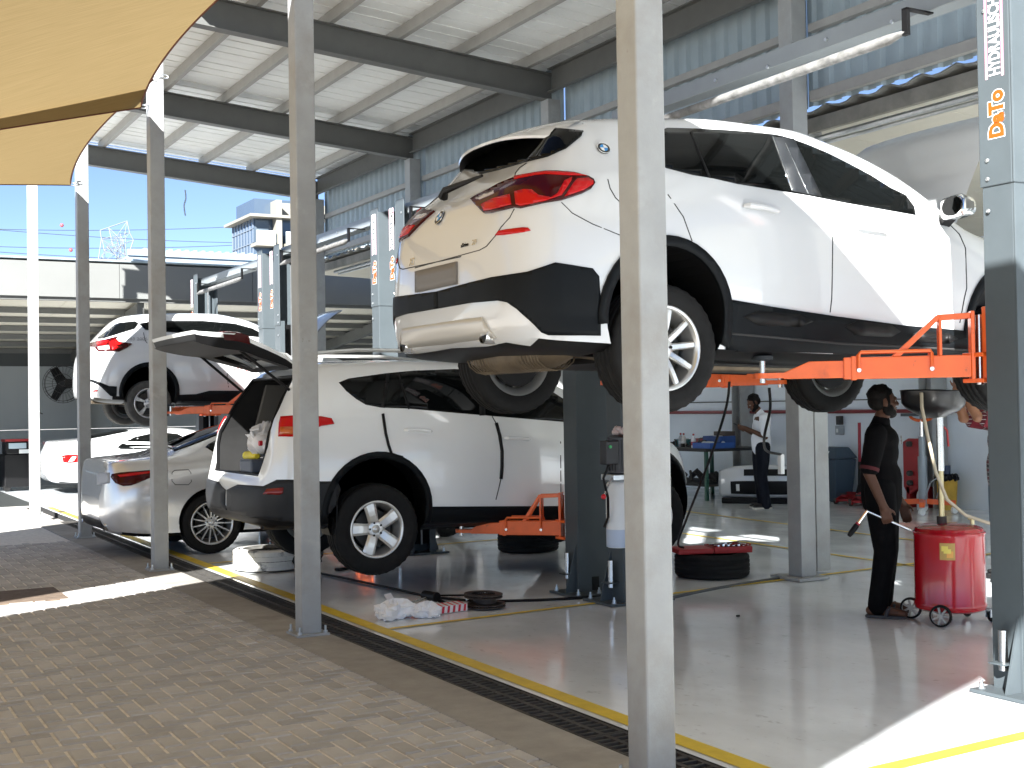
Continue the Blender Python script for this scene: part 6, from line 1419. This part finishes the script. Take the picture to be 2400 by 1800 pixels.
# detached white front bumper standing on the floor
bp = thing('detached_bumper', 'white car bumper with dark grille taken off and standing on the floor', 'bumper', (13.05, 15.15, 0), -.86)
def bf(u, v):
    x = (u-.5)*1.62; e = abs(2*u-1); return Vector((x, -.28*(1-e**2.6)+.10*e, .09+.50*v-.10*e**3*v+.06*math.sin(v*PI)*0)) + Vector((0, -.05*math.sin(v*PI), 0))
m = MB(); m.csm = True; m.sheet(bf, 30, 12); o = m.build('bumper_skin', M_paint, bp, smooth='all'); o.modifiers.new('t', 'SOLIDIFY').thickness = .012
m = MB(); m.sheet(lambda u, v: bf(.14+.72*u, .10+.42*v)+Vector((0, -.02, 0)), 18, 5); m.build('grille', M_black, bp, smooth=True)
m = MB(); m.sheet(lambda u, v: bf(.28+.44*u, .68+.2*v)+Vector((0, -.02, 0)), 12, 3); m.build('upper_grille', M_black, bp, smooth=True)
for u0 in (.2, .74): m = MB(); m.sheet(lambda u, v: bf(u0+.035*u, .2+.22*v)+Vector((0, -.03, 0)), 3, 3); m.build('lamp_bezel', M_panel, bp)
MB().box(-.7, .7, -.33, .0, .0, .09).build('lower_lip', M_black, bp, bevel=.02)
bn = thing('waste_bin', 'tall blue grey swing top waste bin by the wall', 'bin', (14.0, 14.75, 0)); M_bin = mat('blue grey bin plastic', (.045, .075, .11), .5)
MB().add([(-.17, -.22, 0), (.17, -.22, 0), (.17, .22, 0), (-.17, .22, 0), (-.22, -.28, .66), (.22, -.28, .66), (.22, .28, .66), (-.22, .28, .66)], [(0, 3, 2, 1), (4, 5, 6, 7), (0, 1, 5, 4), (1, 2, 6, 5), (2, 3, 7, 6), (3, 0, 4, 7)]).build('bin_body', M_bin, bn, bevel=.02)
ld = MB().add([(-.24, -.30, .665), (.24, -.30, .665), (.24, .30, .665), (-.24, .30, .665), (-.13, -.22, .84), (.13, -.22, .84), (.13, .22, .84), (-.13, .22, .84)], [(0, 3, 2, 1), (4, 5, 6, 7), (0, 1, 5, 4), (1, 2, 6, 5), (2, 3, 7, 6), (3, 0, 4, 7)]).build('bin_lid', M_bin, bn, bevel=.02); MB().box(-.2, -.165, -.10, .10, .75, .78).build('swing_flap', M_zinc, ld)
for k, (x, y, rz_, lab) in enumerate(((13.85, 14.2, .3, 'red floor jack with an upright red and black handle against the wall'), (13.75, 13.85, .5, 'second low red floor jack beside the upright handled one'))):
    j = thing('floor_jack', lab, 'floor jack', (x, y, 0), rz_)
    MB().prism([(-.33, .03), (.30, .03), (.30, .15), (.05, .17), (-.30, .09)], 1, -.11, -.095).prism([(-.33, .03), (.30, .03), (.30, .15), (.05, .17), (-.30, .09)], 1, .095, .11).box(-.28, .28, -.095, .095, .05, .08).build('frame', M_redp, j); MB().bar((.15, 0, .10), (-.26, 0, .14), .07, .05).build('lift_beam', M_redp, j); MB().lathe([(.05, .15), (.055, .17)], 16, Matrix.Translation((-.27, 0, 0))).build('saddle', M_iron, j)
    for s2 in (-1, 1):
        for xx in (-.28, .26): MB().lathe([(.045, -.02), (.045, .02)], 14, axes((xx, s2*.12, .045), (1, 0, 0), (0, 0, 1), (0, -1, 0))).build('wheel', M_iron, j)
    if k == 0: MB().tube([(.2, 0, .14), (.24, 0, .28), (.25, 0, .62)], [.045, .03, .026], 10).build('handle_socket', M_black, j, smooth=True); MB().tube([(.25, 0, .62), (.26, 0, 1.22)], .024, 10).build('handle', mat('red handle grip', (.32, .012, .03), .5), j, smooth=True)
rp = thing('red_hoist_frame', 'red steel hoist plate leaning on the wall behind the man in black', 'hoist', (13.9, 13.0, 0))
MB().prism([(-.18, .35), (.12, .18), (.2, .3), (.2, .95), (.1, 1.0), (-.2, 1.0)], 0, -.02, .02).build('plate', M_redp, rp, bevel=.008)
for z in (.92, .5, .36): MB().lathe([(.04, 0), (.04, .06), (.02, .08)], 12, axes((-.02, .05, z), (0, 1, 0), (0, 0, 1), (-1, 0, 0))).build('knob', M_iron, rp)
for sy in (-.1, .12): MB().box(-.02, .3, sy-.03, sy+.03, .002, .30).build('foot', M_redp, rp)
tj = thing('transmission_jack', 'grey telescopic jack with orange cradle and base standing near the wall', 'jack', (13.3, 12.3, 0)); M_gj = mat('grey jack tube', (.3, .34, .37), .4, .2)
MB().tube([(0, 0, .1), (0, 0, .78)], .06, 16).build('cylinder', M_gj, tj, smooth=True); MB().tube([(0, 0, .78), (0, 0, 1.05)], .045, 14).build('upper_tube', M_gj, tj, smooth=True); MB().tube([(0, 0, 1.05), (0, 0, 1.28)], .022, 10).build('ram', M_chrome, tj, smooth=True)
MB().tube([(0, .2*math.cos(a), 1.34-.07*math.sin(a)) for a in [i*PI/12 for i in range(13)]], .022, 8).build('cradle', M_orange, tj, smooth=True); MB().box(-.08, .08, -.3, .3, 1.33, 1.37).box(-.06, .06, -.22, .02, 1.37, 1.47).build('saddle', M_lift, tj)
for a in range(4):
    d = Vector((math.cos(a*PI/2+.7), math.sin(a*PI/2+.7), 0)); l_ = MB().bar((0, 0, .17), d*.42+Vector((0, 0, .15)), .07, .07).build('leg', M_orange, tj); MB().lathe([(.05, -.018), (.05, .018)], 16, axes(d*.40+Vector((0, 0, .055)), (1, 0, 0), (0, 0, 1), (0, -1, 0))).build('caster', M_panel, l_)
MB().tube([(-.1, -.1, .17), (-.12, -.25, .45), (-.05, -.3, .5), (.1, -.25, .42), (.12, -.1, .17)], .01, 6).build('push_bar', M_gj, tj, smooth=True)
bk = thing('yellow_bucket', 'worn yellow oil bin lined with a black bag by the wall column', 'bucket', (14.05, 12.55, 0)); MB().lathe([(.0, 0), (.12, 0), (.145, .42), (.15, .43), (.14, .43), (.13, .4)], 20, cap=False).build('pail', mat('worn yellow plastic', (.62, .38, .05), .6, 0, .15, 6, stains=[((.2, .12, .04), 5, .55, .7, .6)]), bk, smooth=True)
q = MB(); q.csm = True
for k in range(12): a = k*PI/6; q.blob((.12*math.cos(a), .12*math.sin(a), .45), .05, .05, .05, 8, 6, jit=.2)
q.build('liner_bag', M_black, bk, smooth=True); MB().lathe([(.05, .5), (.055, .62)], 12).build('oil_can', mat('dark blue can', (.03, .05, .1), .4), bk)
jg = thing('water_jug', 'clear plastic water jug on the floor beside the grey jack', 'jug', (13.75, 12.75, .0)); MB().lathe([(.06, 0), (.065, .01), (.065, .2), (.05, .25), (.022, .29), (.022, .31)], 16).build('jug', mat('cloudy plastic', (.55, .6, .62), .25), jg, smooth=True); MB().lathe([(.024, .31), (.024, .335)], 12).build('cap', M_bin, jg); 
for k, (y, z, lab) in enumerate(((14.85, 1.12, 'grey weatherproof socket box on the white wall beside the floor jacks'), (17.2, 1.05, 'white socket unit on the wall above the workbench'))):
    o = thing('wall_socket', lab, 'socket', (14.22, y, z)); MB().box(-.03, .08, -.05, .05, -.10, .05).build('box', mat('grey socket', (.35, .38, .4), .5), o, bevel=.01); MB().box(-.02, .07, -.04, .04, .06, .2).build('conduit_box', M_iron, o, bevel=.008); MB().box(-.034, -.03, -.02, .02, -.06, .0).build('switch', M_panel, o)
for k, (x, y, z, R, lab, nrm) in enumerate(((13.85, 11.6, 1.82, .3, 'caged wall fan hanging low under the lifted crossover by the wall', (-1, 0, 0)), (4.85, 28.6, 2.2, .42, 'dark caged wall fan on the far shed column', (-.3, -1, 0)))):
    n_ = Vector(nrm).normalized(); a_ = Vector((0, 0, 1)).cross(n_); M = axes((0, 0, 0), a_, (0, 0, 1), n_); o = thing('wall_fan', lab, 'fan', (x, y, z)); c = MB()
    for zz, rr in ((.0, R), (.06, R*.9), (-.06, R*.9), (.09, R*.5)): c.tube([M @ Vector((rr*math.cos(t), rr*math.sin(t), zz)) for t in [i*PI/14 for i in range(28)]], .006, 5, closed=True)
    for i in range(28): t = i*PI/14; c.tube([M @ Vector((rr*math.cos(t), rr*math.sin(t), zz)) for rr, zz in ((.04, .1), (R*.5, .09), (R*.9, .06), (R, 0), (R*.9, -.06), (.05, -.1))], .0025, 4)
    c.build('cage', M_iron, o); bl = MB()
    for i in range(3): bl.sheet(lambda u, v: M @ Matrix.Rotation(2*PI*i/3, 4, 'Z') @ Vector((.05+(R*.82)*u, (v-.5)*.22*(1-.3*u), (v-.5)*.08)), 4, 2)
    bl.build('blades', M_black, o); MB().tube([M @ Vector((0, 0, .08)), M @ Vector((0, 0, -.22))], .07, 14).build('motor', M_black, o); MB().bar(M @ Vector((0, 0, -.2)), M @ Vector((0, -.1, -.42 if k == 0 else -.3)), .05, .05).build('bracket', M_black, o)
# ================================================================ far shed: wheel balancer and trolley
ba = thing('service_machine', 'black service machine with control panel and red top by the far wall', 'machine', (3.72, 27.3, 0), .1)
MB().box(-.3, .3, -.25, .25, .08, .75).build('cabinet', M_black, ba, bevel=.02); MB().box(-.27, .27, -.27, .1, .75, 1.0).build('panel_box', M_black, ba, bevel=.02); MB().box(-.22, .12, -.274, -.27, .86, .97).build('display', mat('pale display', (.4, .5, .55), .3), ba); MB().box(-.02, .22, -.274, -.27, .76, .84).build('gauges', M_panel, ba); MB().box(-.28, .26, -.25, .1, 1.0, 1.05).build('top', M_redp, ba); MB().tube([(.3, 0, .9), (.32, 0, 1.5), (.4, -.05, 1.6), (.5, -.05, 1.55)], .015, 6).build('arm', M_iron, ba)
for x in (-.25, .25): MB().lathe([(.07, -.02), (.07, .02)], 14, axes((x, -.22, .07), (1, 0, 0), (0, 0, 1), (0, -1, 0))).build('wheel', M_rubber, ba)
fg = thing('gas_trolley', 'dark trolley with hose and red strap beside the service machine', 'trolley', (3.1, 27.4, 0)); MB().tube([(0, 0, .05), (0, 0, .95)], .11, 14).build('cylinder', M_iron, fg, smooth=True); MB().box(-.18, .18, -.16, .16, .0, .05).build('base', M_black, fg); MB().tube([(.12, -.1, .9), (.22, -.1, .5), (.15, -.1, .2)], .015, 6).build('hose', M_redp, fg)
# rope end hanging from the last beam
cable('rope_end', 'frayed blue grey rope end hanging from the last canopy beam', [(5.36, 20.3, 5.14), (5.37, 20.3, 5.0), (5.34, 20.3, 4.88), (5.36, 20.3, 4.72)], .012, mat('blue grey rope', (.3, .36, .42), .9))
# ================================================================ cargo in the SUV
cg = Vector((3.26, 10.22, 1.06))
jg = thing('milk_jug', 'white plastic jug with red cap lying in the open cargo bay', 'jug', cg+Vector((.06, -.02, .14)))
m = MB(); m.csm = True; m.blob((0, 0, .07), .10, .075, .09, 14, 10); m.blob((.02, -.10, .06), .05, .07, .06, 12, 8); m.build('jug_body', M_bag, jg, smooth='all'); MB().tube([(-.07, .02, .13), (-.1, 0, .19), (-.04, -.03, .2)], .014, 8).build('handle', M_bag, jg, smooth=True); MB().lathe([(.022, 0), (.022, .025)], 14, axes((-.05, -.13, .08), (0, 1, 0), (0, 0, 1), (-1, 0, 0))).build('cap', mat('red cap', (.6, .01, .03), .4), jg)
o = crumple('plastic_bag', 'bright white carrier bag heaped in the open cargo bay', 'bag', cg+Vector((.14, .05, .10)), .17, .14, .15, 4, M_bag)
yb = thing('yellow_bottle', 'yellow capped bottle lying under the white jug in the cargo bay', 'bottle', cg+Vector((.0, .12, .11))); MB().tube([(0, .07, 0), (0, .05, 0), (0, -.13, .0), (0, -.17, 0)], [.03, .042, .042, .02], 14).build('flask', mat('yellow plastic', (.75, .62, .04), .4), yb, smooth=True); MB().tube([(0, .07, 0), (0, .12, 0)], .036, 14).build('cap', mat('yellow cap', (.85, .75, .05), .4), yb, smooth=True)
gb = thing('cargo_box', 'blue grey plastic tray box on the cargo floor', 'box', cg+Vector((.03, -.02, -.02))); MB().box(-.13, .15, -.17, .14, 0, .10).build('tray', mat('blue grey tray', (.09, .11, .15), .5), gb, bevel=.015); MB().box(-.12, .14, -.16, .13, .1, .108).build('lid', mat('blue grey tray', (.09, .11, .15), .5), gb)
